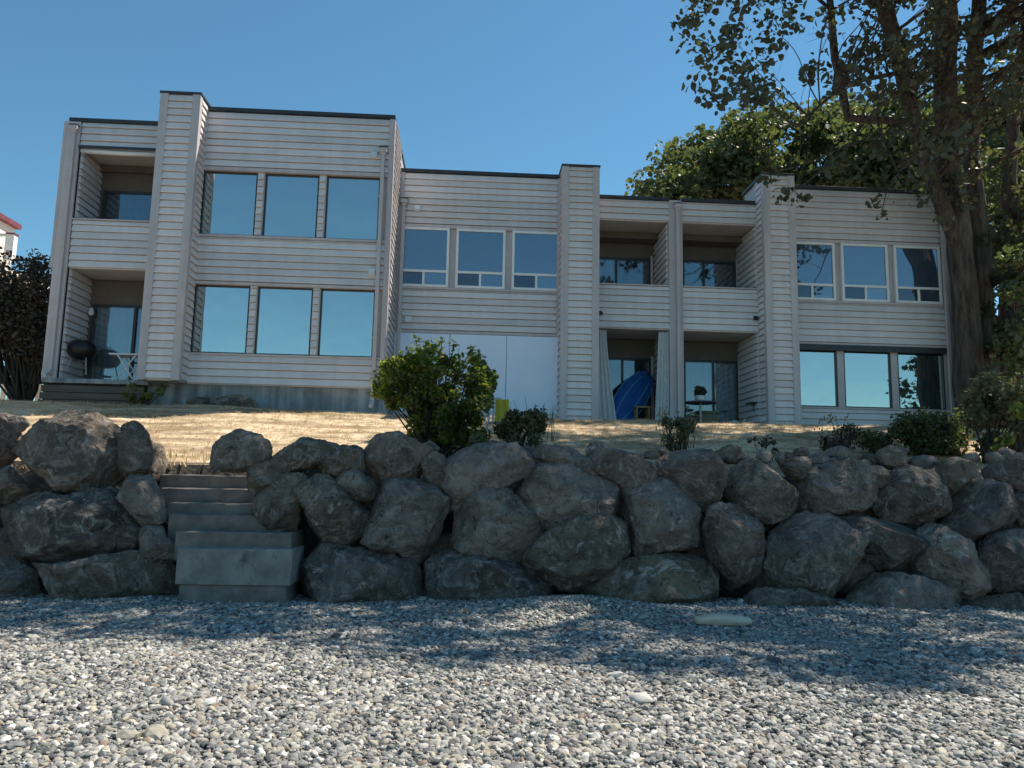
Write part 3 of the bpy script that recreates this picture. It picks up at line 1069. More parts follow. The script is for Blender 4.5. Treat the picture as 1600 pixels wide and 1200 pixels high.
RIGHT = [
    Z4((1060, 330), (1170, 225), (1240, 230), (1340, 290), (1350, 370), (1240, 430), (1130, 440), (1040, 410)),
    Z4((1230, 410), (1350, 370), (1420, 420), (1400, 480), (1270, 570), (1220, 500)),
    Z5((30, 290), (110, 200), (220, 135), (360, 150), (420, 200), (300, 270), (170, 320), (60, 340)),
    Z5((290, 240), (400, 180), (530, 205), (540, 310), (420, 340), (310, 330)),
    Z5((-10, 430), (60, 350), (160, 320), (250, 330), (220, 440), (190, 580), (120, 660), (20, 620)),
    Z5((185, 580), (210, 440), (260, 370), (340, 325), (420, 350), (540, 440), (555, 530), (525, 640), (440, 690), (320, 690), (220, 640)),
    Z5((390, 320), (520, 305), (595, 380), (570, 460), (470, 450)),
    Z5((527, 220), (560, 150), (640, 110), (740, 122), (800, 170), (880, 200), (865, 300), (760, 365), (620, 395), (550, 320)),
    Z5((520, 630), (530, 540), (590, 430), (640, 340), (720, 325), (830, 385), (920, 440), (962, 500), (945, 600), (905, 690), (850, 765), (740, 705), (600, 680)),
    Z5((820, 300), (880, 210), (945, 225), (935, 340), (900, 410), (835, 390)),
    Z5((195, 830), (210, 690), (320, 678), (480, 688), (640, 688), (760, 728), (835, 800), (820, 930), (790, 1040), (600, 1050), (400, 1040), (210, 1020)),
    Z5((912, 420), (935, 230), (1050, 195), (1130, 162), (1260, 185), (1400, 195), (1395, 280), (1310, 340), (1180, 400), (1090, 440), (1020, 500), (935, 490)),
    Z5((985, 590), (1050, 460), (1180, 378), (1250, 395), (1320, 480), (1442, 560), (1415, 660), (1340, 770), (1290, 810), (1150, 735), (1000, 660)),
    Z5((850, 790), (930, 702), (1020, 700), (1150, 755), (1270, 805), (1330, 880), (1480, 930), (1400, 1020), (1200, 1050), (950, 1070), (850, 1060), (835, 900)),
    Z6((18, 390), (60, 325), (160, 262), (290, 262), (400, 318), (540, 388), (568, 430), (535, 505), (420, 538), (280, 560), (160, 595), (80, 500)),
    Z6((70, 740), (140, 650), (250, 580), (400, 525), (520, 505), (595, 570), (612, 680), (580, 780), (430, 835), (330, 900), (200, 920), (80, 860)),
    Z6((350, 230), (440, 190), (560, 190), (680, 225), (740, 300), (725, 360), (640, 410), (580, 430), (490, 340), (395, 290)),
    Z6((565, 470), (615, 415), (720, 345), (840, 345), (895, 430), (955, 560), (975, 660), (965, 740), (800, 735), (620, 755), (600, 600)),
    Z6((735, 250), (800, 200), (940, 195), (1055, 225), (1075, 320), (1055, 430), (1035, 490), (960, 520), (885, 430), (825, 345), (755, 325)),
    Z6((345, 890), (430, 825), (580, 772), (740, 745), (900, 730), (985, 738), (1028, 800), (1030, 900), (1050, 1020), (900, 1050), (600, 1040), (400, 990)),
    Z6((1070, 330), (1120, 262), (1230, 245), (1325, 278), (1378, 360), (1435, 450), (1405, 520), (1280, 565), (1190, 510), (1090, 430)),
    Z6((965, 580), (998, 495), (1090, 470), (1182, 525), (1264, 590), (1280, 700), (1250, 830), (1190, 910), (1100, 880), (1015, 760), (980, 660)),
    Z6((1345, 260), (1430, 232), (1515, 245), (1490, 320), (1390, 350)),
    Z7((475, 390), (530, 318), (620, 265), (720, 240), (815, 298), (855, 370), (890, 430), (840, 518), (740, 552), (620, 548), (515, 508)),
    Z7((330, 780), (370, 620), (425, 535), (520, 510), (640, 532), (745, 618), (805, 720), (808, 830), (730, 920), (600, 950), (450, 920), (315, 890)),
    Z7((885, 490), (918, 365), (980, 305), (1080, 285), (1195, 335), (1236, 430), (1236, 515), (1185, 568), (1050, 558), (915, 548)),
    Z7((670, 540), (800, 535), (960, 538), (1075, 555), (1116, 650), (1110, 750), (1035, 822), (920, 800), (820, 720), (735, 615)),
    Z7((1085, 710), (1115, 605), (1190, 575), (1265, 595), (1325, 680), (1355, 760), (1416, 820), (1400, 910), (1325, 965), (1200, 905), (1075, 830)),
    Z7((1180, 270), (1250, 240), (1345, 265), (1375, 330), (1295, 408), (1240, 438), (1195, 365)),
    Z7((1230, 570), (1265, 480), (1365, 355), (1440, 350), (1515, 398), (1566, 500), (1578, 575), (1470, 612), (1330, 685), (1245, 640)),
    Z7((1375, 740), (1425, 640), (1520, 604), (1620, 605), (1700, 700), (1700, 870), (1620, 945), (1500, 955), (1400, 870)),
    Z7((730, 950), (795, 835), (880, 815), (1000, 845), (1150, 895), (1285, 945), (1350, 1020), (1200, 1090), (900, 1090), (740, 1070)),
    Z7((210, 955), (300, 898), (480, 898), (625, 945), (700, 1020), (560, 1090), (300, 1090)),
    Z7((1320, 985), (1420, 935), (1560, 925), (1720, 935), (1720, 1090), (1380, 1090)),
    Z7((1430, 290), (1540, 245), (1690, 245), (1690, 375), (1560, 398), (1465, 355)),
    Z7((815, 300), (890, 280), (935, 330), (905, 390), (835, 380)),
    Z7((1555, 440), (1620, 390), (1720, 395), (1720, 570), (1600, 580)),
    Z6((90, 220), (180, 175), (290, 185), (365, 230), (335, 285), (200, 270)),
    Z6((290, 250), (380, 235), (475, 300), (430, 350), (335, 310)),
]


def boulder(parent, outline, seed, depth_k=0.42, facets=20, sub=6):
    """outline: list of (x,z) metres plus plane Y; a rounded, chipped rock that fills it"""
    pts, Yp = outline
    IV, IF_ = ICO[sub]
    rs_ = np.random.RandomState(seed)
    P = np.array(pts)
    # centroid of polygon
    x, z = P[:, 0], P[:, 1]
    x2, z2 = np.roll(x, -1), np.roll(z, -1)
    cr = x * z2 - x2 * z
    A = cr.sum() / 2
    c = np.array([((x + x2) * cr).sum() / (6 * A), ((z + z2) * cr).sum() / (6 * A)])
    Q = P - c
    nA = 96
    ang = np.linspace(0, 2 * np.pi, nA, endpoint=False)
    rad = np.zeros(nA)
    for i, a in enumerate(ang):
        d = np.array([math.cos(a), math.sin(a)])
        best = 0
        for k in range(len(Q)):
            p, q = Q[k], Q[(k + 1) % len(Q)]
            e = q - p
            den = d[0] * e[1] - d[1] * e[0]
            if abs(den) < 1e-9:
                continue
            t = (p[0] * e[1] - p[1] * e[0]) / den
            u_ = (p[0] * d[1] - p[1] * d[0]) / den
            if t > 0 and -1e-6 <= u_ <= 1 + 1e-6:
                best = max(best, t)
        rad[i] = best
    ker = np.array([1, 2, 3, 2, 1.]) / 9
    rad = sum(np.roll(rad, s - 2) * ker[s] for s in range(5)) * 1.02
    D = depth_k * 2 * math.sqrt(abs(A) / math.pi)
    th = np.arctan2(IV[:, 2], IV[:, 0]) % (2 * np.pi)
    rr = np.interp(th, np.append(ang, 2 * np.pi), np.append(rad, rad[0]))
    cp = np.sqrt(np.clip(1 - IV[:, 1] ** 2, 0, 1)) ** 0.72
    sp = np.sign(IV[:, 1]) * np.abs(IV[:, 1]) ** 0.85
    V = np.stack([rr * cp * np.cos(th), D * sp, rr * cp * np.sin(th)], 1)
    size = math.sqrt(abs(A))
    for k in range(facets):
        n = rs_.normal(0, 1, 3)
        n[1] = -abs(n[1]) * 1.2 - 0.2
        n /= np.linalg.norm(n)
        s = V @ n
        lim = s.max() * rs_.uniform(0.62, 0.92)
        ov = np.clip(s - lim, 0, None)
        V -= np.outer(ov * 0.97, n)
    for ax_, q in ((0, Q[:, 0]), (2, Q[:, 1])):     # keep the traced extent after chipping
        lo_, hi_ = V[:, ax_].min(), V[:, ax_].max()
        V[:, ax_] = (V[:, ax_] - lo_) / (hi_ - lo_) * (q.max() - q.min()) * 1.05 + q.min() * 1.05
    off = rs_.uniform(-60, 60, 3)
    Nn = IV
    for i in range(len(V)):
        p = Vector(V[i] / max(0.5, size)) + Vector(off)
        h = mnoise.noise(p * 2.0) * 0.03 + mnoise.noise(p * 4.5) * 0.028 - abs(mnoise.noise(p * 6.0)) * 0.05 + abs(mnoise.noise(p * 11.0)) * 0.028 + mnoise.noise(p * 22.0) * 0.008 + mnoise.noise(p * 45.0) * 0.004
        V[i] += Nn[i] * h * size
    me = bpy.data.meshes.new('boulder')
    me.from_pydata([tuple(v) for v in V], [], IF_)
    me.polygons.foreach_set('use_smooth', [True] * len(me.polygons))
    me.materials.append(M['boulder'])
    o = bpy.data.objects.new('boulder', me)
    COL.objects.link(o)
    par(o, parent)
    o.location = (c[0], Yp, c[1])
    return o


def to_plane(pxs):
    zc = sum(atY(x, y, 10.1).z for x, y in pxs) / len(pxs)
    Yp = 9.98 + 0.3 * max(0, zc)
    return [((q := atY(x, y, Yp)).x, q.z) for x, y in pxs], Yp


def blob(cx, cz, w, h, n=9, seed=0):
    rs_ = random.Random(seed)
    return [(cx + w / 2 * math.cos(a) * rs_.uniform(0.85, 1.1), cz + h / 2 * math.sin(a) * rs_.uniform(0.85, 1.1)) for a in [2 * math.pi * k / n for k in range(n)]]


WL = thing('boulder_wall', 'short wall of dark boulders at the far side of the stairs from the bush', 'boulder wall', (-6.0, 10.0, 0))
WR = thing('boulder_wall', 'long dark boulder retaining wall running beside the stairs to the big tree', 'boulder wall', (2.8, 10.0, 0))
sd = 100
for px_ in LEFT:
    boulder(WL, to_plane(px_), sd)
    sd += 1
for px_ in RIGHT:
    boulder(WR, to_plane(px_), sd)
    sd += 1
# the walls go on past the picture edges and have a rear rank of rocks in the joints
for (cx, cz, w, h) in ((-6.9, 0.4, 1.2, 0.95), (-7.2, 1.2, 1.3, 0.9), (-6.75, 1.95, 0.9, 0.7), (-8.2, 0.5, 1.2, 1.0), (-8.5, 1.4, 1.2, 0.9), (-7.8, 2.0, 0.9, 0.6)):
    boulder(WL, (blob(cx, cz, w, h, seed=sd), 9.98 + 0.3 * cz), sd, sub=5)
    sd += 1
for (cx, cz, w, h) in ((8.35, 0.45, 1.3, 1.0), (8.6, 1.35, 1.1, 0.9), (8.0, 1.75, 0.8, 0.6), (9.5, 0.5, 1.2, 1.0), (9.6, 1.4, 1.1, 0.9)):
    boulder(WR, (blob(cx, cz, w, h, seed=sd), 9.98 + 0.3 * cz), sd, sub=5)
    sd += 1
for k in range(14):
    cx = -1.7 + k * 0.72
    for cz in (0.45, 1.2):
        boulder(WR, (blob(cx + 0.3 * (cz > 1), cz, 0.85, 0.8, seed=sd), 10.6 + 0.35 * cz), sd, facets=5, sub=4)
        sd += 1
for cx, cz in ((-6.0, 0.5), (-5.2, 0.5), (-4.5, 0.5), (-5.8, 1.2), (-5.1, 1.2), (-4.75, 1.7), (-5.6, 1.8)):
    boulder(WL, (blob(cx, cz, 0.9, 0.8, seed=sd), 10.6 + 0.35 * cz), sd, facets=5, sub=4)
    sd += 1

# rubble chinked in along the top of the walls
rr_ = random.Random(77)
for k in range(46):
    x = 470 + k * 25 + rr_.uniform(-9, 9)
    y = 700 + (x - 600) * 0.012 + rr_.uniform(-8, 12)
    p = atY(x, y, 10.75)
    w = rr_.uniform(0.16, 0.42)
    boulder(WR, (blob(p.x, p.z - 0.05, w, w * rr_.uniform(0.5, 0.8), 8, sd), 10.75 + rr_.uniform(-0.1, 0.2)), sd, facets=9, sub=4)
    sd += 1
for k in range(12):
    x = rr_.uniform(-40, 240)
    p = atY(x, rr_.uniform(655, 700) if x < 30 or x > 190 else rr_.uniform(770, 900), 10.6)
    w = rr_.uniform(0.18, 0.4)
    boulder(WL, (blob(p.x, p.z, w, w * 0.7, 8, sd), 10.6), sd, facets=9, sub=4)
    sd += 1

# ------------------------------------------------------------------ stairs
ST = thing('beach_stairs', 'grey weathered stairs climbing between the two boulder walls', 'stairs', (-3.4, 10.2, 0))
steps = [(-3.51, -2.14, 9.70, 0.24, 0.665), (-3.65, -2.22, 10.0, 0.50, 0.85), (-3.87, -2.42, 10.3, 0.7, 1.05), (-4.01, -2.62, 10.6, 0.9, 1.19),
         (-4.22, -2.78, 10.9, 1.05, 1.385), (-4.37, -3.0, 11.2, 1.25, 1.57), (-4.62, -3.2, 11.5, 1.4, 1.75)]
for k, (a, b_, y, z0, z1) in enumerate(steps):
    mb = MB()
    n = 10
    # a slab with a slightly uneven, worn front edge
    rs_ = random.Random(k)
    xs = [a + (b_ - a) * i / n for i in range(n + 1)]
    V = []
    for i, x in enumerate(xs):
        j = rs_.uniform(-0.012, 0.012)
        V += [(x, y + j, z0), (x, y + j * 0.7, z1 - 0.015 + j * 0.4), (x, y + 0.015 + j, z1 + j * 0.4), (x, y + 0.75, z1), (x, y + 0.75, z0)]
    Fs = []
    for i in range(n):
        for q in range(5):
            Fs.append((i * 5 + q, (i + 1) * 5 + q, (i + 1) * 5 + (q + 1) % 5, i * 5 + (q + 1) % 5))
    Fs += [(0, 1, 2, 3, 4), tuple(reversed([n * 5 + q for q in range(5)]))]
    mb.add(V, Fs)
    mb.build('step', 'step_pale' if k == 0 else 'step', ST)
MB().box(-3.47, -2.18, 9.73, 10.4, -0.1, 0.236).build('step', 'step', ST, bevel=0.02)

# ------------------------------------------------------------------ foliage helpers
def leaves(name, clusters, size, m, parent, seed, up=0.5, squash=0.8, shell=0.5):
    """clusters: (centre, radius, count). Each leaf is a folded blade of four triangles"""
    rs_ = np.random.RandomState(seed)
    C_, Rr = [], []
    for (c, r_, n) in clusters:
        C_.append(np.repeat(np.array([c]), n, 0))
        Rr.append(np.full(n, r_))
    C_ = np.concatenate(C_)
    Rr = np.concatenate(Rr)
    n = len(C_)
    d = rs_.normal(0, 1, (n, 3))
    d /= np.linalg.norm(d, axis=1)[:, None]
    rad = rs_.uniform(0, 1, n) ** shell
    P = C_ + d * (rad * Rr)[:, None] * np.array([1, 1, squash])
    nrm = rs_.normal(0, 1, (n, 3)) + np.array([0, 0, up * 2])
    nrm /= np.linalg.norm(nrm, axis=1)[:, None]
    a = rs_.normal(0, 1, (n, 3)) + np.array([0, 0, -0.5])
    t = a - nrm * (a * nrm).sum(1)[:, None]
    t /= np.linalg.norm(t, axis=1)[:, None]
    b_ = np.cross(nrm, t)
    s = size * rs_.uniform(0.45, 1.4, n)
    shp = [(0, 0, 0), (0.36, 0.28, 0.10), (0.30, 0.66, 0.08), (0, 1, -0.05), (-0.30, 0.66, 0.08), (-0.36, 0.28, 0.10)]
    V = np.stack([P + (b_ * x + t * (y - 0.5) + nrm * z) * s[:, None] for x, y, z in shp], 1).reshape(-1, 3)
    base = np.arange(n)[:, None] * 6
    Fq = np.concatenate([base + np.array([[0, 1, 2, 3]]), base + np.array([[0, 3, 4, 5]])], 0)
    return np_mesh(name, V, Fq, m, parent)


def wig(p, q, n, amp, rs_):
    """a gently bowed and wavering line from p to q"""
    p, q = Vector(p), Vector(q)
    A = Vector((rs_.uniform(-1, 1), rs_.uniform(-1, 1), rs_.uniform(-0.2, 0.9))) * amp
    B = Vector((rs_.uniform(-1, 1), rs_.uniform(-1, 1), rs_.uniform(-1, 1))) * amp * 0.45
    out = []
    for i in range(n + 1):
        t = i / n
        out.append(p.lerp(q, t) + A * math.sin(math.pi * t) + B * math.sin(2 * math.pi * t))
    return out


def limbs(name, stems, clusters, m, parent, seed, r_branch=0.05, every=1, twigs=3):
    rs_ = random.Random(seed)
    mb = MB()
    samples = []
    for pts, rad in stems:
        P = [Vector(p) for p in pts]
        fine, fr = [], []
        for i in range(len(P) - 1):
            for k in range(4):
                t = k / 4
                fine.append(P[i].lerp(P[i + 1], t) + Vector((rs_.uniform(-1, 1), rs_.uniform(-1, 1), 0)) * rad[i] * 0.12)
                fr.append(rad[i] + (rad[i + 1] - rad[i]) * t)
        fine.append(P[-1])
        fr.append(rad[-1])
        mb.tube(fine, fr, 12)
        samples += list(zip(fine, fr))
    for (c, r_, n) in clusters[::every]:
        c = Vector(c)
        best = min(samples, key=lambda s: (s[0] - c).length + (max(0, s[0].z - c.z + 0.3) * 1.5))
        d = (best[0] - c).length
        rb = min(best[1] * 0.6, r_branch * (0.5 + d * 0.18))
        mb.tube(wig(best[0], c, 9, d * 0.09, rs_), [rb * (1 - 0.75 * i / 9) for i in range(10)], 6)
        for k in range(twigs):
            v = Vector((rs_.gauss(0, 1), rs_.gauss(0, 1), rs_.gauss(0, 0.8))).normalized() * r_ * 0.9
            mb.tube(wig(c, c + v, 3, r_ * 0.12, rs_), [rb * 0.28, rb * 0.2, rb * 0.15, rb * 0.06], 4, cap=False)
    return mb.build(name, m, parent, smooth=True)


def in_poly(x, y, poly):
    c = False
    j = len(poly) - 1
    for i in range(len(poly)):
        (xi, yi), (xj, yj) = poly[i], poly[j]
        if (yi > y) != (yj > y) and x < (xj - xi) * (y - yi) / (yj - yi) + xi:
            c = not c
        j = i
    return c


# ------------------------------------------------------------------ big tree by the end house
rs = random.Random(11)
TB = atY(1532, 655, 18.3)
T1 = thing('cottonwood_tree', 'tall multi stemmed tree with dark trunk at the end house corner', 'tree', (TB.x, TB.y, 2.9))
P_ = lambda x, y, Y: tuple(atY(x, y, Y))
PS = lambda x, y, Y: P_(x, y, Y + 1.9 * max(0.0, min(1.0, (y + 120) / 350)))
stems = [
    ([(TB.x - 0.1, TB.y, 2.7), PS(1512, 560, 16.4), PS(1506, 430, 16.3), PS(1488, 300, 16.2), PS(1478, 170, 16.0), PS(1478, 40, 15.8), PS(1470, -120, 15.6), PS(1455, -330, 15.4)],
     [0.46, 0.34, 0.30, 0.28, 0.27, 0.26, 0.2, 0.10]),
    ([PS(1500, 400, 16.3), PS(1435, 215, 15.9), PS(1410, 110, 15.7), PS(1378, -10, 15.4), PS(1330, -180, 15.0), PS(1250, -360, 14.6)], [0.2, 0.18, 0.19, 0.18, 0.13, 0.06]),
    ([(TB.x + 0.25, TB.y + 0.1, 2.7), PS(1542, 560, 16.6), PS(1534, 400, 16.6), PS(1518, 240, 16.4), PS(1522, 90, 16.0), PS(1535, -40, 15.7), PS(1560, -220, 15.2)], [0.36, 0.29, 0.24, 0.2, 0.18, 0.15, 0.08]),
    ([(TB.x + 0.6, TB.y + 0.4, 2.7), PS(1572, 520, 17.0), PS(1575, 330, 17.0), PS(1585, 160, 16.8), PS(1605, 30, 16.6), PS(1660, -150, 16.6)], [0.24, 0.19, 0.17, 0.15, 0.13, 0.07]),
    ([PS(1412, 112, 15.7), PS(1319, 131, 15.2), PS(1244, 199, 14.8)], [0.06, 0.045, 0.02]),
    ([PS(1420, 190, 15.9), PS(1325, 185, 16.4), PS(1305, 90, 16.6), PS(1292, -60, 16.8)], [0.09, 0.1, 0.1, 0.07]),
    ([PS(1378, -10, 15.4), PS(1230, -60, 14.6), PS(1130, -40, 14.2)], [0.1, 0.06, 0.03]),
    ([P_(1425, 200, 17.2), P_(1330, 225, 16.4), P_(1260, 255, 15.9), P_(1205, 272, 15.7)], [0.04, 0.03, 0.018, 0.008]),
    ([P_(1330, 225, 16.4), P_(1290, 262, 15.9), P_(1240, 300, 15.6)], [0.02, 0.015, 0.007]),
    ([P_(1445, 230, 17.4), P_(1410, 262, 16.4), P_(1385, 300, 15.7), P_(1378, 330, 15.5)], [0.035, 0.025, 0.015, 0.007]),
    ([P_(1450, 250, 17.5), P_(1455, 290, 16.4), P_(1462, 335, 15.9)], [0.03, 0.02, 0.008]),
    ([PS(1470, -120, 15.6), (9.5, 13.0, 13.0), (8.0, 11.5, 14.2)], [0.14, 0.1, 0.04]),
]
cl1 = []
poly = [(1090, -60), (1050, 50), (1085, 165), (1150, 165), (1290, 200), (1450, 230), (1640, 230), (1660, -60)]
while len(cl1) < 78:
    x, y = rs.uniform(1030, 1660), rs.uniform(-60, 240)
    if in_poly(x, y, poly):
        Y = rs.uniform(13.2, 17.2)
        cl1.append((P_(x, y, Y), rs.uniform(0.3, 0.55), rs.randint(26, 48)))
for (x, y, Y, r_, n) in ((1062, 62, 14.2, 0.28, 12), (1092, 130, 14.3, 0.35, 24), (1225, 305, 15.6, 0.32, 24), (1255, 312, 15.5, 0.2, 10), (1375, 318, 15.5, 0.32, 18),
                         (1382, 338, 15.5, 0.15, 8), (1445, 318, 15.7, 0.34, 24), (1470, 345, 15.9, 0.28, 20), (1200, 275, 15.8, 0.3, 20), (1300, 260, 15.8, 0.35, 24), (1430, 280, 15.9, 0.4, 34)):
    cl1.append((P_(x, y, Y), r_, n))
while len(cl1) < 78 + 11 + 42:
    x, y = rs.uniform(1360, 1660), rs.uniform(-60, 240)
    cl1.append((P_(x, y, rs.uniform(14.5, 18.0)), rs.uniform(0.3, 0.55), rs.randint(26, 48)))
# leaves and ivy on the stems themselves
for (pts, rad) in stems[:4]:
    for i in range(len(pts) - 1):
        for k in range(4):
            q = Vector(pts[i]).lerp(Vector(pts[i + 1]), rs.random())
            if -40 < proj(q)[1] < 330:
                cl1.append((tuple(q + Vector((rs.uniform(-0.5, 0.5), rs.uniform(-0.6, 0.3), 0))), rs.uniform(0.35, 0.6), rs.randint(30, 50)))
for k in range(26):
    y = rs.uniform(330, 620)
    cl1.append((P_(rs.uniform(1530, 1590), y, rs.uniform(18.0, 18.8)), rs.uniform(0.22, 0.4), rs.randint(35, 60)))
# unseen crown above the picture, its clusters placed to shade beach and lawn
def edge_y(x):
    return 7.5 - 0.27 * max(0, min(8, x + 4.3))


tries = 0
n0 = len(cl1)
nb = nl = 0
while (nb < 190 or nl < 200) and tries < 30000:
    tries += 1
    xs_, ys_ = rs.uniform(-6.5, 9), rs.uniform(5, 17.5)
    z = rs.uniform(11.5, 17.5) if ys_ < 10.5 else rs.uniform(14, 20)
    if ys_ < edge_y(xs_) + 0.55 or (xs_ < -2.5 + (ys_ - 10) * 0.25 and ys_ > 10.2):
        continue
    if ys_ > 10.5 and (xs_ < -1 and rs.random() < 0.6):
        continue
    if (ys_ > 10.5 and nl >= 200) or (ys_ <= 10.5 and nb >= 190):
        continue
    g = 0 if ys_ < 10.3 else 2.2
    c = Vector((xs_ + (z - g) * S.x / S.z, ys_ + (z - g) * S.y / S.z, z))
    px_, py_, _ = proj(c)
    if py_ > -40 and px_ < 1700:
        continue
    if not (1.5 < c.x < 17 and 9 < c.y < 23):
        continue
    cl1.append((tuple(c), rs.uniform(0.5, 0.85), rs.randint(60, 95)))
    nb, nl = nb + (ys_ <= 10.5), nl + (ys_ > 10.5)
print('crown clusters', len(cl1), tries, nb, nl)
limbs('trunk', stems, cl1, 'bark', T1, 5, 0.055, 1, 3)
leaves('crown', cl1, 0.155, 'leaf', T1, 21, up=0.35)

# ------------------------------------------------------------------ trees behind the houses
def crown_px(polys, Y0, Y1, n, r0, r1, k0, k1, seed):
    rs_ = random.Random(seed)
    out = []
    xs = [p[0] for p in polys]
    ys = [p[1] for p in polys]
    while len(out) < n:
        x, y = rs_.uniform(min(xs), max(xs)), rs_.uniform(min(ys), max(ys))
        if in_poly(x, y, polys):
            out.append((P_(x, y, rs_.uniform(Y0, Y1)), rs_.uniform(r0, r1), rs_.randint(k0, k1)))
    return out


b1 = atY(1200, 600, 34)
T2 = thing('broadleaf_tree', 'rounded green broadleaf tree rising behind the roof of the end houses', 'tree', (b1.x, 34, 3))
c2 = crown_px([(1010, 300), (1040, 255), (1085, 215), (1100, 195), (1180, 185), (1260, 180), (1330, 175), (1400, 250), (1400, 330), (1000, 330)], 31, 37, 120, 0.8, 1.4, 190, 260, 3)
c2 += crown_px([(975, 302), (1010, 295), (1010, 320), (975, 320)], 32, 33, 3, 0.3, 0.5, 16, 26, 5)
limbs('trunk', [([(b1.x, 34, 2.8), (b1.x + 0.2, 34, 8), (b1.x - 0.2, 34, 12), (b1.x - 0.5, 34, 15.5)], [0.5, 0.4, 0.28, 0.12]),
                ([(b1.x + 0.2, 34, 8), (b1.x + 3, 34.4, 13), (b1.x + 4, 34.5, 16)], [0.3, 0.2, 0.08])], c2, 'bark', T2, 6, 0.09, 2, 1)
leaves('crown', c2, 0.27, 'leafbg', T2, 31, up=0.5)
b1 = atY(1480, 600, 31)
T3 = thing('broadleaf_tree', 'leafy tree filling the sky behind the big multi stemmed trunk', 'tree', (b1.x, 31, 3))
c2 = crown_px([(1330, 185), (1420, 190), (1500, 150), (1560, 110), (1640, 90), (1700, 90), (1700, 420), (1480, 420), (1380, 330), (1330, 300)], 28, 34, 130, 0.8, 1.3, 150, 210, 13)
c2 += crown_px([(1320, 190), (1400, 165), (1500, 150), (1520, 320), (1330, 320)], 29, 32, 75, 0.7, 1.2, 130, 190, 14)
limbs('trunk', [([(b1.x, 31, 2.8), (b1.x + 0.2, 31, 8), (b1.x + 0.4, 31, 12), (b1.x + 0.8, 31, 17)], [0.45, 0.36, 0.28, 0.1])], c2, 'bark', T3, 8, 0.09, 2, 1)
leaves('crown', c2, 0.26, 'leafbg', T3, 33, up=0.5)
b1 = atY(1585, 640, 20)
T4 = thing('ivy_clad_tree', 'dense leafy small tree crowding the right picture edge past the big trunk', 'tree', (b1.x, 20, 3))
c2 = crown_px([(1520, 230), (1700, 200), (1720, 640), (1545, 650), (1520, 520)], 19, 21.5, 95, 0.4, 0.7, 120, 170, 23)
c2 += crown_px([(1562, 330), (1660, 300), (1680, 640), (1568, 640)], 16.8, 18.5, 36, 0.3, 0.5, 70, 110, 29)
c2 = [c for c in c2 if not (1572 < proj(c[0])[0] < 1600 and 470 < proj(c[0])[1] < 520)]
limbs('trunk', [([(b1.x, 20, 2.8), (b1.x + 0.1, 20, 5), (b1.x + 0.4, 20, 8), (b1.x + 0.5, 20, 10)], [0.2, 0.16, 0.12, 0.05])], c2, 'bark', T4, 9, 0.05, 1, 1)
leaves('crown', c2, 0.16, 'leafbg', T4, 35, up=0.4)

# ------------------------------------------------------------------ shrubs
def shrub(name, label, base, clusters, size, m, seed, stem='stemdark', up=0.4, cat='shrub', rstem=0.02, twigs=2, shell=0.5, squash=0.9):
    r_ = thing(name, label, cat, base)
    b_ = Vector(base)
    mb = MB()
    rs_ = random.Random(seed)
    for (c, rad, n) in clusters:
        st = b_ + Vector((rs_.uniform(-0.12, 0.12), rs_.uniform(-0.1, 0.1), -0.05))
        d = (Vector(c) - st).length
        mb.tube(wig(st, c, 5, d * 0.06, rs_), [rstem * (1 - 0.14 * i) for i in range(6)], 6)
        for k in range(twigs):
            v = Vector((rs_.gauss(0, 1), rs_.gauss(0, 1), rs_.gauss(0.3, 0.8))).normalized() * rad
            mb.tube(wig(c, Vector(c) + v, 3, rad * 0.1, rs_), [rstem * 0.35, rstem * 0.25, rstem * 0.18, rstem * 0.08], 4, cap=False)
    mb.build('stem', stem, r_, smooth=True)
    leaves('foliage', clusters, size, m, r_, seed + 1, up=up, shell=shell, squash=squash)
    return r_


Yb = 12.4
base = atY(685, 690, Yb)
rs = random.Random(3)
cl = []
bush_poly = [(590, 605), (600, 570), (622, 552), (645, 560), (668, 542), (700, 556), (722, 548), (748, 566), (770, 588), (762, 620), (752, 650), (748, 690), (640, 690), (628, 655), (600, 635)]
while len(cl) < 120:
    x, y = rs.uniform(588, 770), rs.uniform(545, 690)
    if in_poly(x, y, bush_poly):
        cl.append((P_(x, y, Yb + rs.uniform(-0.55, 0.55)), rs.uniform(0.1, 0.25), rs.randint(60, 130)))
for x, y in ((650, 533), (690, 535), (672, 545), (710, 540), (768, 600), (735, 548)):
    cl.append((P_(x, y, Yb), 0.11, 12))
shrub('laurel_bush', 'large rounded green laurel bush in front of the middle house', (base.x, Yb, lawn_z(base.x, Yb)), [(c, r_, int(n * 1.45)) for c, r_, n in cl], 0.07, 'laurel', 40, shell=0.7)


def px_cluster(box, Y, n, r0, r1, k0, k1, seed, dY=0.25):
    rs_ = random.Random(seed)
    return [(P_(rs_.uniform(box[0], box[2]), rs_.uniform(box[1], box[3]), Y + rs_.uniform(-dY, dY)), rs_.uniform(r0, r1), rs_.randint(k0, k1)) for _ in range(n)]


def stalks(parent, x0, x1, ytop0, ytop1, ybase, Y, n, m, seed, r_=0.006, headn=0):
    rs_ = random.Random(seed)
    mb = MB()
    for k in range(n):
        xb = rs_.uniform(x0, x1)
        p = atY(xb, ybase, Y)
        q = atY(xb + rs_.uniform(-14, 14), rs_.uniform(ytop0, ytop1), Y + rs_.uniform(-0.15, 0.15))
        mb.tube(wig(p, q, 4, 0.03, rs_), [r_, r_, r_ * 0.9, r_ * 0.8, r_ * 0.5], 5)
        for h in range(headn):
            v = Vector((rs_.uniform(-0.05, 0.05), rs_.uniform(-0.05, 0.05), rs_.uniform(-0.12, 0.02)))
            c = q + v
            mb.tube([c - Vector((0, 0, 0.018)), c, c + Vector((0.004, 0, 0.02))], [0.004, 0.014, 0.003], 5)
    return mb.build('stalk', m, parent, smooth=True)


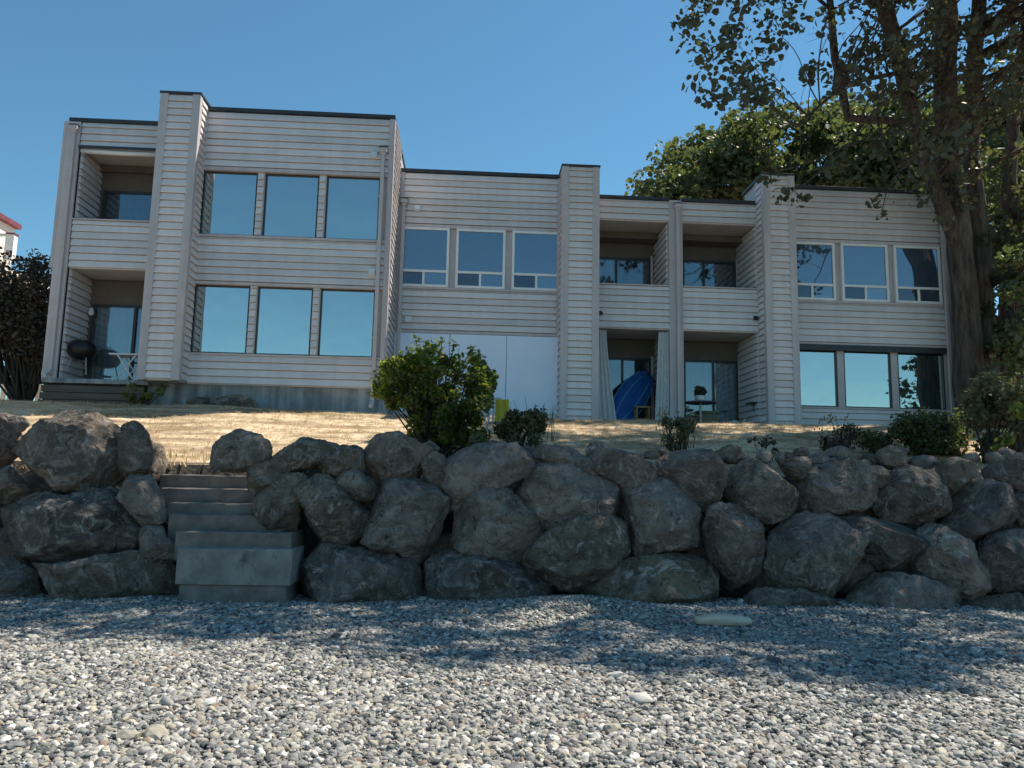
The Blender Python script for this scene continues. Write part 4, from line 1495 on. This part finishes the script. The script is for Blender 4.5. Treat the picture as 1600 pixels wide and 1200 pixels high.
b_ = atY(812, 695, 12.6)
s2 = shrub('low_shrub', 'low dusty green shrub with thin upright stalks before the pale panels', (b_.x, 12.6, lawn_z(b_.x, 12.6)),
           px_cluster((785, 648, 852, 690), 12.6, 18, 0.13, 0.2, 150, 220, 4), 0.06, 'olive', 50)
stalks(s2, 775, 865, 615, 650, 690, 12.6, 14, 'stemdark', 3, 0.005)
b_ = atY(1058, 700, 12.2)
s3 = shrub('weed_clump', 'yellowish weed clump growing in front of the downspout between the patios', (b_.x, 12.2, lawn_z(b_.x, 12.2)),
           px_cluster((1040, 655, 1082, 700), 12.2, 12, 0.08, 0.15, 90, 130, 14), 0.05, 'olive', 52, cat='weeds')
stalks(s3, 1035, 1085, 635, 665, 700, 12.2, 26, 'drystalk', 5, 0.006, 5)
b_ = atY(1305, 705, 12.0)
s4 = shrub('weed_clump', 'brown weed clump with pale seed heads on the wall near the end house', (b_.x, 12.0, lawn_z(b_.x, 12.0)),
           px_cluster((1288, 672, 1328, 702), 12.0, 12, 0.09, 0.16, 100, 150, 24), 0.05, 'brownleaf', 54, cat='weeds')
stalks(s4, 1280, 1335, 645, 680, 702, 12.0, 22, 'drystalk', 6, 0.006, 6)
b_ = atY(1440, 705, 13.6)
shrub('dark_hedge', 'low dark green hedge below the end house windows', (b_.x, 13.6, lawn_z(b_.x, 13.6)),
      px_cluster((1395, 655, 1500, 702), 13.6, 34, 0.2, 0.3, 180, 250, 34, 0.4) + px_cluster((1345, 682, 1400, 702), 13.6, 9, 0.15, 0.2, 110, 160, 35, 0.3), 0.065, 'leafbg', 56, cat='hedge')
b_ = atY(1545, 712, 12.8)
shrub('mixed_shrub', 'tangled olive shrub at the right picture edge beside the dark hedge', (b_.x, 12.8, lawn_z(b_.x, 12.8)),
      px_cluster((1510, 600, 1640, 705), 12.9, 32, 0.2, 0.3, 110, 160, 44, 0.4), 0.085, 'olive', 58)
b_ = atY(1590, 712, 12.2)
shrub('lime_shrub', 'bright lime green young shrub at the right picture edge', (b_.x, 12.2, lawn_z(b_.x, 12.2)),
      px_cluster((1570, 625, 1625, 660), 12.2, 6, 0.12, 0.2, 26, 40, 54, 0.2) + px_cluster((1555, 678, 1580, 700), 12.1, 3, 0.08, 0.13, 14, 22, 55, 0.1), 0.1, 'lime', 60)
b_ = atY(35, 596, 18.6)
lh = px_cluster((-60, 410, 70, 555), 18.9, 75, 0.4, 0.62, 200, 280, 64, 0.8)
lh += px_cluster((60, 480, 78, 555), 18.6, 6, 0.2, 0.3, 60, 80, 65, 0.3)
lt_ = shrub('brown_hedge', 'tall dark brown leaved hedge at the left picture edge beside the raised house', (b_.x, 18.8, 3.1), lh, 0.09, 'brownleaf', 62, cat='hedge', rstem=0.035, twigs=1)
stalks(lt_, -60, 78, 520, 560, 600, 18.6, 26, 'stemdark', 8, 0.035)
b_ = atY(226, 624, 17.0)
shrub('patio_weed', 'small green weeds at the patio edge under the raised house chimney', (b_.x, 17.0, lawn_z(b_.x, 17.0)),
      px_cluster((195, 603, 262, 624), 17.0, 11, 0.08, 0.14, 26, 40, 74, 0.15), 0.06, 'laurel', 64, cat='weeds')
# creeping weeds along the top of the long wall
for k, (x, y, lab) in enumerate(((745, 700, 'dry weed tuft on the wall top below the laurel bush'), (1195, 706, 'small dark weed tuft on the wall top in the sunny patch'),
                                 (1415, 712, 'pale weed tuft on the wall top in front of the hedge'))):
    b_ = atY(x, y, 11.6)
    shrub('weed_tuft', lab, (b_.x, 11.6, lawn_z(b_.x, 11.6)), px_cluster((x - 18, y - 20, x + 18, y - 2), 11.6, 5, 0.05, 0.1, 26, 40, 80 + k, 0.15), 0.045,
          ('olive', 'brownleaf', 'drystalk')[k], 70 + k, cat='weeds', rstem=0.008)

# ------------------------------------------------------------------ rocks by the foundation
for k, (x, y, w, h, lab) in enumerate(((365, 625, 0.95, 0.42, 'dark pointed rock against the concrete foundation of the raised house'),
                                       (306, 622, 0.4, 0.22, 'small dark rock by the foundation vent of the raised house'))):
    p = atY(x, y, 17.2)
    rk = thing('foundation_rock', lab, 'rock', (p.x, 17.2, 3.1))
    boulder(rk, (blob(p.x, 3.17, w, h, seed=900 + k), 17.15), 900 + k, 0.35, 6)

# ------------------------------------------------------------------ patio things, raised house
def tri(p, q, r_):
    return MB().tube([p, q], r_, 8)


gx_, gy__, gz = -9.0, 17.95, 3.68
G = thing('kettle_barbecue', 'black round kettle barbecue standing on the raised patio', 'barbecue', (gx_, gy__, gz))
MB().lathe([(0.0, 0.50), (0.12, 0.51), (0.24, 0.57), (0.30, 0.66), (0.315, 0.74)], (gx_, gy__, gz), 28).build('bowl', 'black', G, smooth=True)
lid = MB().lathe([(0.325, 0.735), (0.325, 0.76), (0.30, 0.85), (0.23, 0.93), (0.12, 0.975), (0, 0.985)], (gx_, gy__, gz), 28).build('lid', 'black', G, smooth=True)
MB().tube([(gx_ - 0.06, gy__, gz + 0.98), (gx_ - 0.06, gy__, gz + 1.03), (gx_ + 0.06, gy__, gz + 1.03), (gx_ + 0.06, gy__, gz + 0.98)], 0.012, 8).build('handle', 'tan', lid)
for a in (90, 215, 325):
    d = Vector((math.cos(R(a)), math.sin(R(a)), 0))
    c = Vector((gx_, gy__, gz))
    MB().tube([c + d * 0.2 + Vector((0, 0, 0.55)), c + d * 0.3 + Vector((0, 0, 0.05 if a != 90 else 0.0))], 0.014, 8).build('leg', 'steel', G)
for a in (215, 325):
    d = Vector((math.cos(R(a)), math.sin(R(a)), 0))
    c = Vector((gx_, gy__, gz)) + d * 0.3 + Vector((0, 0, 0.075))
    MB().tube([c + Vector((-0.02, 0, 0)), c + Vector((0.02, 0, 0))], 0.075, 16).build('wheel', 'black', G)
MB().lathe([(0, 0.28), (0.13, 0.29), (0.15, 0.31)], (gx_, gy__, gz), 20).build('ash_pan', 'steel', G)
tx, ty = -7.95, 17.95
T = thing('folding_table', 'small white folding table with crossed legs beside the kettle barbecue', 'table', (tx, ty, 3.68))
MB().box(tx - 0.33, tx + 0.45, ty - 0.25, ty + 0.25, 3.68 + 0.62, 3.68 + 0.66).build('table_top', 'whiteplastic', T, bevel=0.01)
for y in (ty - 0.2, ty + 0.2):
    for s in (-1, 1):
        MB().tube([(tx + 0.06 - 0.22 * s, y, 3.69), (tx + 0.06 + 0.2 * s, y, 4.3)], 0.018, 8).build('leg', 'whiteplastic', T)

# ------------------------------------------------------------------ patio things, middle houses
def curtain_thing(label, x0, x1, zt, zb_, sh):
    c = wavy_sheet(x0, x1, 19.02, zb_, zt, amp=0.03, waves=4, n=40, taper=sh).build('patio_curtain', 'curtain', None, smooth=True)
    tag(c, label, 'curtain', None)


curtain_thing('white patio curtain hanging next to the chimney on the kayak patio', 3.17, 3.44, 5.5, 3.1, lambda t, a, b: (a, b + 0.28 * (1 - t) ** 1.3))
curtain_thing('white patio curtain hanging next to the downspout on the kayak patio', 4.80, 5.06, 5.5, 3.1, lambda t, a, b: (a - 0.12 * (1 - t), b))

# kayak leaning into the patio
KA, KB = Vector((3.66, 19.35, 3.06)), Vector((4.62, 20.05, 4.3))
K = thing('kayak', 'blue plastic kayak leaning between the white patio curtains', 'kayak', (3.66, 19.35, 3.06))
ax = (KB - KA).normalized()
side_ = ax.cross(Vector((0.25, -1, 0.2))).normalized()
top_ = side_.cross(ax).normalized()
if top_.y > 0:
    top_ = -top_
Lk = 1.95
secs = []
V, Fs = [], []
nS, nR = 18, 20
for i in range(nS + 1):
    t = i / nS
    w = 0.42 * (math.sin(math.pi * (0.04 + 0.96 * t) * 0.92) ** 0.6)
    h = 0.2 * (math.sin(math.pi * (0.04 + 0.94 * t)) ** 0.4)
    c = KA + ax * (t * Lk) + top_ * (0.10 * (2 * t - 1) ** 2)
    for k in range(nR):
        a = 2 * math.pi * k / nR
        ct, st = math.cos(a), math.sin(a)
        hh = h * (0.55 if st > 0 else 1.0)
        V.append(c + side_ * (w * abs(ct) ** 0.8 * (1 if ct > 0 else -1)) + top_ * (hh * abs(st) ** 0.9 * (1 if st > 0 else -1)))
for i in range(nS):
    for k in range(nR):
        Fs.append((i * nR + k, i * nR + (k + 1) % nR, (i + 1) * nR + (k + 1) % nR, (i + 1) * nR + k))
Fs += [tuple(reversed(range(nR))), tuple(range(nS * nR, nS * nR + nR))]
zmin = min(v.z for v in V)
sh_ = Vector((0, 0, 3.065 - zmin))
hull = MB().add([v + sh_ for v in V], Fs).build('hull', 'bluehull', K, smooth=True)
hw = lambda t: 0.42 * (math.sin(math.pi * (0.04 + 0.96 * t) * 0.92) ** 0.6)
hh_ = lambda t: 0.2 * (math.sin(math.pi * (0.04 + 0.94 * t)) ** 0.4)
for f_ in (-0.45, 0.0, 0.45):      # moulded keel ridges
    MB().tube([KA + ax * (t * Lk) + side_ * (f_ * hw(t)) + top_ * (0.10 * (2 * t - 1) ** 2 + 0.55 * hh_(t) * (1 - abs(f_) ** 2.2) ** 0.5 - 0.004) + sh_
               for t in [0.08 + 0.8 * i / 14 for i in range(15)]], 0.02, 8).build('keel_ridge', 'bluelight' if f_ else 'bluehull', K, smooth=True)
e_ = KA + ax * (0.93 * Lk) + top_ * 0.15 + sh_
MB().tube([e_ - side_ * 0.1, e_ + ax * 0.08, e_ + side_ * 0.1], 0.012, 8).build('grab_handle', 'black', K, smooth=True)
for s_ in (-1, 1):
    MB().tube([KA + ax * (t * Lk) + side_ * (s_ * 0.40 * (math.sin(math.pi * (0.04 + 0.96 * t) * 0.92) ** 0.6)) + top_ * (0.10 * (2 * t - 1) ** 2 + 0.03) + sh_
               for t in [0.03 + 0.9 * i / 14 for i in range(15)]], 0.022, 8).build('gunwale', 'bluelight', K, smooth=True)
# timber stool next to the kayak
sx, sy, sz = 4.45, 19.45, 3.06
SG = thing('garden_stool', 'brown wooden stool tucked beside the blue kayak', 'stool', (sx, sy, sz))
MB().box(sx - 0.2, sx + 0.2, sy - 0.17, sy + 0.17, sz + 0.5, sz + 0.54).build('seat', 'tan', SG, bevel=0.008)
for a in (-1, 1):
    for b_ in (-1, 1):
        MB().box(sx + a * 0.16 - 0.02, sx + a * 0.16 + 0.02, sy + b_ * 0.13 - 0.02, sy + b_ * 0.13 + 0.02, sz, sz + 0.5).build('leg', 'tan', SG)
    MB().box(sx - 0.14, sx + 0.14, sy + a * 0.13 - 0.012, sy + a * 0.13 + 0.012, sz + 0.18, sz + 0.22).build('stretcher', 'tan', SG)
# round table with a plant on the next patio
tx, ty, tz = 5.98, 19.4, 3.06
T = thing('patio_table', 'dark round patio table holding a white planter behind the weeds', 'table', (tx, ty, tz))
MB().lathe([(0, 0.66), (0.4, 0.66), (0.41, 0.68), (0.4, 0.7), (0, 0.7)], (tx, ty, tz), 28).build('table_top', 'darkshade', T)
MB().lathe([(0.03, 0.05), (0.03, 0.66)], (tx, ty, tz), 12).build('post', 'steel', T)
MB().lathe([(0, 0.0), (0.24, 0.0), (0.24, 0.03), (0.05, 0.06), (0, 0.06)], (tx, ty, tz), 24).build('foot', 'steel', T)
PL = thing('potted_plant', 'small dark plant in a white pot on the round patio table', 'plant', (tx, ty, tz + 0.7))
MB().lathe([(0, 0), (0.12, 0), (0.15, 0.16), (0.13, 0.16), (0.11, 0.14), (0, 0.14)], (tx, ty, tz + 0.7), 18).build('pot', 'whiteplastic', PL, smooth=True)
leaves('foliage', [((tx, ty, tz + 0.98), 0.17, 160)], 0.1, 'brownleaf', PL, 90, up=0.1)
CB = MB().box(6.0, 6.5, 19.62, 19.98, 3.06, 3.5).build('storage_box', 'canvas', None, bevel=0.03)
tag(CB, 'olive canvas storage box on the patio beside the round table', 'box')
lid = MB().box(5.97, 6.53, 19.6, 20.0, 3.5, 3.56).build('lid', 'canvas', CB, bevel=0.012)
# watering can by the door
wx_, wy_, wz_ = 7.0, 19.75, 3.06
WC = thing('watering_can', 'pale watering can by the patio door casing near the end house chimney', 'watering can', (wx_, wy_, wz_))
MB().lathe([(0, 0), (0.11, 0), (0.10, 0.24), (0.07, 0.27), (0.06, 0.27), (0.06, 0.25), (0, 0.25)], (wx_, wy_, wz_), 16).build('body', 'whiteplastic', WC, smooth=True)
MB().tube([(wx_ + 0.08, wy_ - 0.03, wz_ + 0.06), (wx_ + 0.2, wy_ - 0.08, wz_ + 0.22), (wx_ + 0.25, wy_ - 0.1, wz_ + 0.32)], [0.025, 0.018, 0.03], 8).build('spout', 'whiteplastic', WC)
MB().tube([(wx_ - 0.04, wy_, wz_ + 0.26), (wx_ - 0.12, wy_, wz_ + 0.33), (wx_ - 0.17, wy_, wz_ + 0.2), (wx_ - 0.1, wy_, wz_ + 0.06)], 0.012, 8).build('handle', 'black', WC)
# hose hanger on the recess wall
hx, hy, hz = 7.39, 19.3, 3.72
HH = MB().box(hx - 0.2, hx - 0.01, hy - 0.16, hy + 0.16, hz, hz + 0.05).build('shelf', 'black', H3)
MB().box(hx - 0.05, hx - 0.012, hy - 0.03, hy + 0.03, hz - 0.16, hz).build('bracket', 'black', HH)

# white garden chair with yellow towel
cx, cy, cz = atY(778, 668, 13.4).x, 13.4, lawn_z(atY(778, 668, 13.4).x, 13.4)
CH = thing('garden_chair', 'white plastic garden chair with a yellow towel half hidden between the bush and low shrub', 'chair', (cx, cy, cz))
MB().box(cx - 0.22, cx + 0.22, cy - 0.22, cy + 0.22, cz + 0.38, cz + 0.41).build('seat', 'whiteplastic', CH, bevel=0.01)
arc = [(cx + 0.24 * math.cos(a), cy + 0.2 + 0.05, cz + 0.45 + 0.42 * math.sin(a)) for a in [math.pi * k / 12 for k in range(13)]]
MB().tube(arc, 0.025, 8).build('back_rim', 'whiteplastic', CH, smooth=True)
mb = MB()
for k in range(5):
    x = cx - 0.16 + k * 0.08
    mb = MB().box(x - 0.022, x + 0.022, cy + 0.235, cy + 0.25, cz + 0.41, cz + 0.45 + 0.42 * math.sqrt(max(0, 1 - ((x - cx) / 0.24) ** 2)))
    mb.build('slat', 'whiteplastic', CH)
for a in (-1, 1):
    for b_ in (-1, 1):
        MB().tube([(cx + a * 0.19, cy + b_ * 0.19, cz + 0.38), (cx + a * 0.23, cy + b_ * 0.23, cz - 0.02)], [0.025, 0.018], 8).build('leg', 'whiteplastic', CH)
    MB().tube([(cx + a * 0.24, cy + 0.24, cz + 0.62), (cx + a * 0.27, cy - 0.05, cz + 0.61), (cx + a * 0.26, cy - 0.2, cz + 0.58), (cx + a * 0.24, cy - 0.21, cz + 0.4)], 0.02, 8).build('armrest', 'whiteplastic', CH, smooth=True)
TW = wavy_sheet(cx - 0.05, cx + 0.2, cy + 0.2, cz + 0.44, cz + 0.84, amp=0.012, waves=2, n=16).build('towel', 'yellow', None, smooth=True)
tag(TW, 'yellow towel hung on the white chair beside the laurel bush', 'towel')

# driftwood
p = Vector((2.88, 8.6, 0.03))
dv = MB()
n = 14
V, Fs = [], []
rs_ = random.Random(2)
for i in range(n + 1):
    t = i / n
    for k in range(10):
        a = 2 * math.pi * k / 10
        r_ = (0.055 + 0.02 * math.sin(t * 3)) * (0.35 + 0.65 * math.sin(math.pi * (0.08 + 0.84 * t)) ** 0.5) * rs_.uniform(0.93, 1.07)
        V.append((p.x - 0.32 + 0.64 * t, p.y + 1.7 * r_ * math.cos(a) + 0.05 * t, p.z + 0.03 + r_ * math.sin(a) + 0.01 * math.sin(5 * t)))
for i in range(n):
    for k in range(10):
        Fs.append((i * 10 + k, i * 10 + (k + 1) % 10, (i + 1) * 10 + (k + 1) % 10, (i + 1) * 10 + k))
Fs += [tuple(reversed(range(10))), tuple(range(n * 10, n * 10 + 10))]
d_ = dv.add(V, Fs).build('driftwood_log', 'wood', None, smooth=True)
tag(d_, 'short pale driftwood log lying on the gravel before the long wall', 'driftwood')

# ------------------------------------------------------------------ neighbouring house
NB = thing('neighbour_house', 'pale sided neighbouring house with red roof trim behind the brown hedge', 'house', (-18, 27, 3))
nx1 = atY(19, 380, 26).x
nw = MB().box(-24, nx1, 15, 26, 2.5, atY(18, 357, 26).z).build('wall', 'nbr', NB)
zt = atY(18, 357, 26).z
z = 6.5
while z < zt - 0.05:
    MB().box(nx1, nx1 + 0.03, 15, 26, z, z + 0.24).build('siding_board', 'nbr', nw)
    z += 0.26
MB().box(-24.2, nx1 + 0.2, 14.8, 26.1, zt, zt + 0.16).build('roof', 'redtrim', NB)
rl = atY(58, 390, 25)
bal = MB().box(-24, rl.x, 23.4, 25.99, rl.z - 1.15, rl.z - 1.0).build('balcony', 'nbr', NB)
MB().box(-24, rl.x, 23.4, 23.46, rl.z - 0.08, rl.z).build('rail', 'greenwhite', bal)
for k in range(7):
    MB().box(rl.x - 0.06 - k * 1.2, rl.x - k * 1.2, 23.405, 23.455, rl.z - 1.0, rl.z - 0.08).build('post', 'greenwhite', bal)
MB().box(rl.x + 0.002, rl.x + 0.25, 23.3, 23.5, rl.z - 0.85, rl.z - 0.05).build('fascia_panel', 'white', bal)
MB().box(rl.x + 0.0, rl.x + 0.27, 23.28, 23.52, rl.z - 0.05, rl.z + 0.0).build('fascia_trim', 'redtrim', bal)
FE = thing('picket_fence', 'pale wooden fence glimpsed between the stems of the brown hedge', 'fence', (-13, 22, 3))
for k in range(40):
    x = -17.5 + k * 0.19
    MB().box(x, x + 0.13, 22.0, 22.03, 3.0, 4.55 + 0.04 * math.sin(k * 2.1)).build('picket', 'nbr', FE)
for z in (3.3, 4.2):
    MB().box(-17.5, -9.8, 22.032, 22.08, z, z + 0.09).build('rail', 'nbr', FE)
print('objects', len(bpy.data.objects))
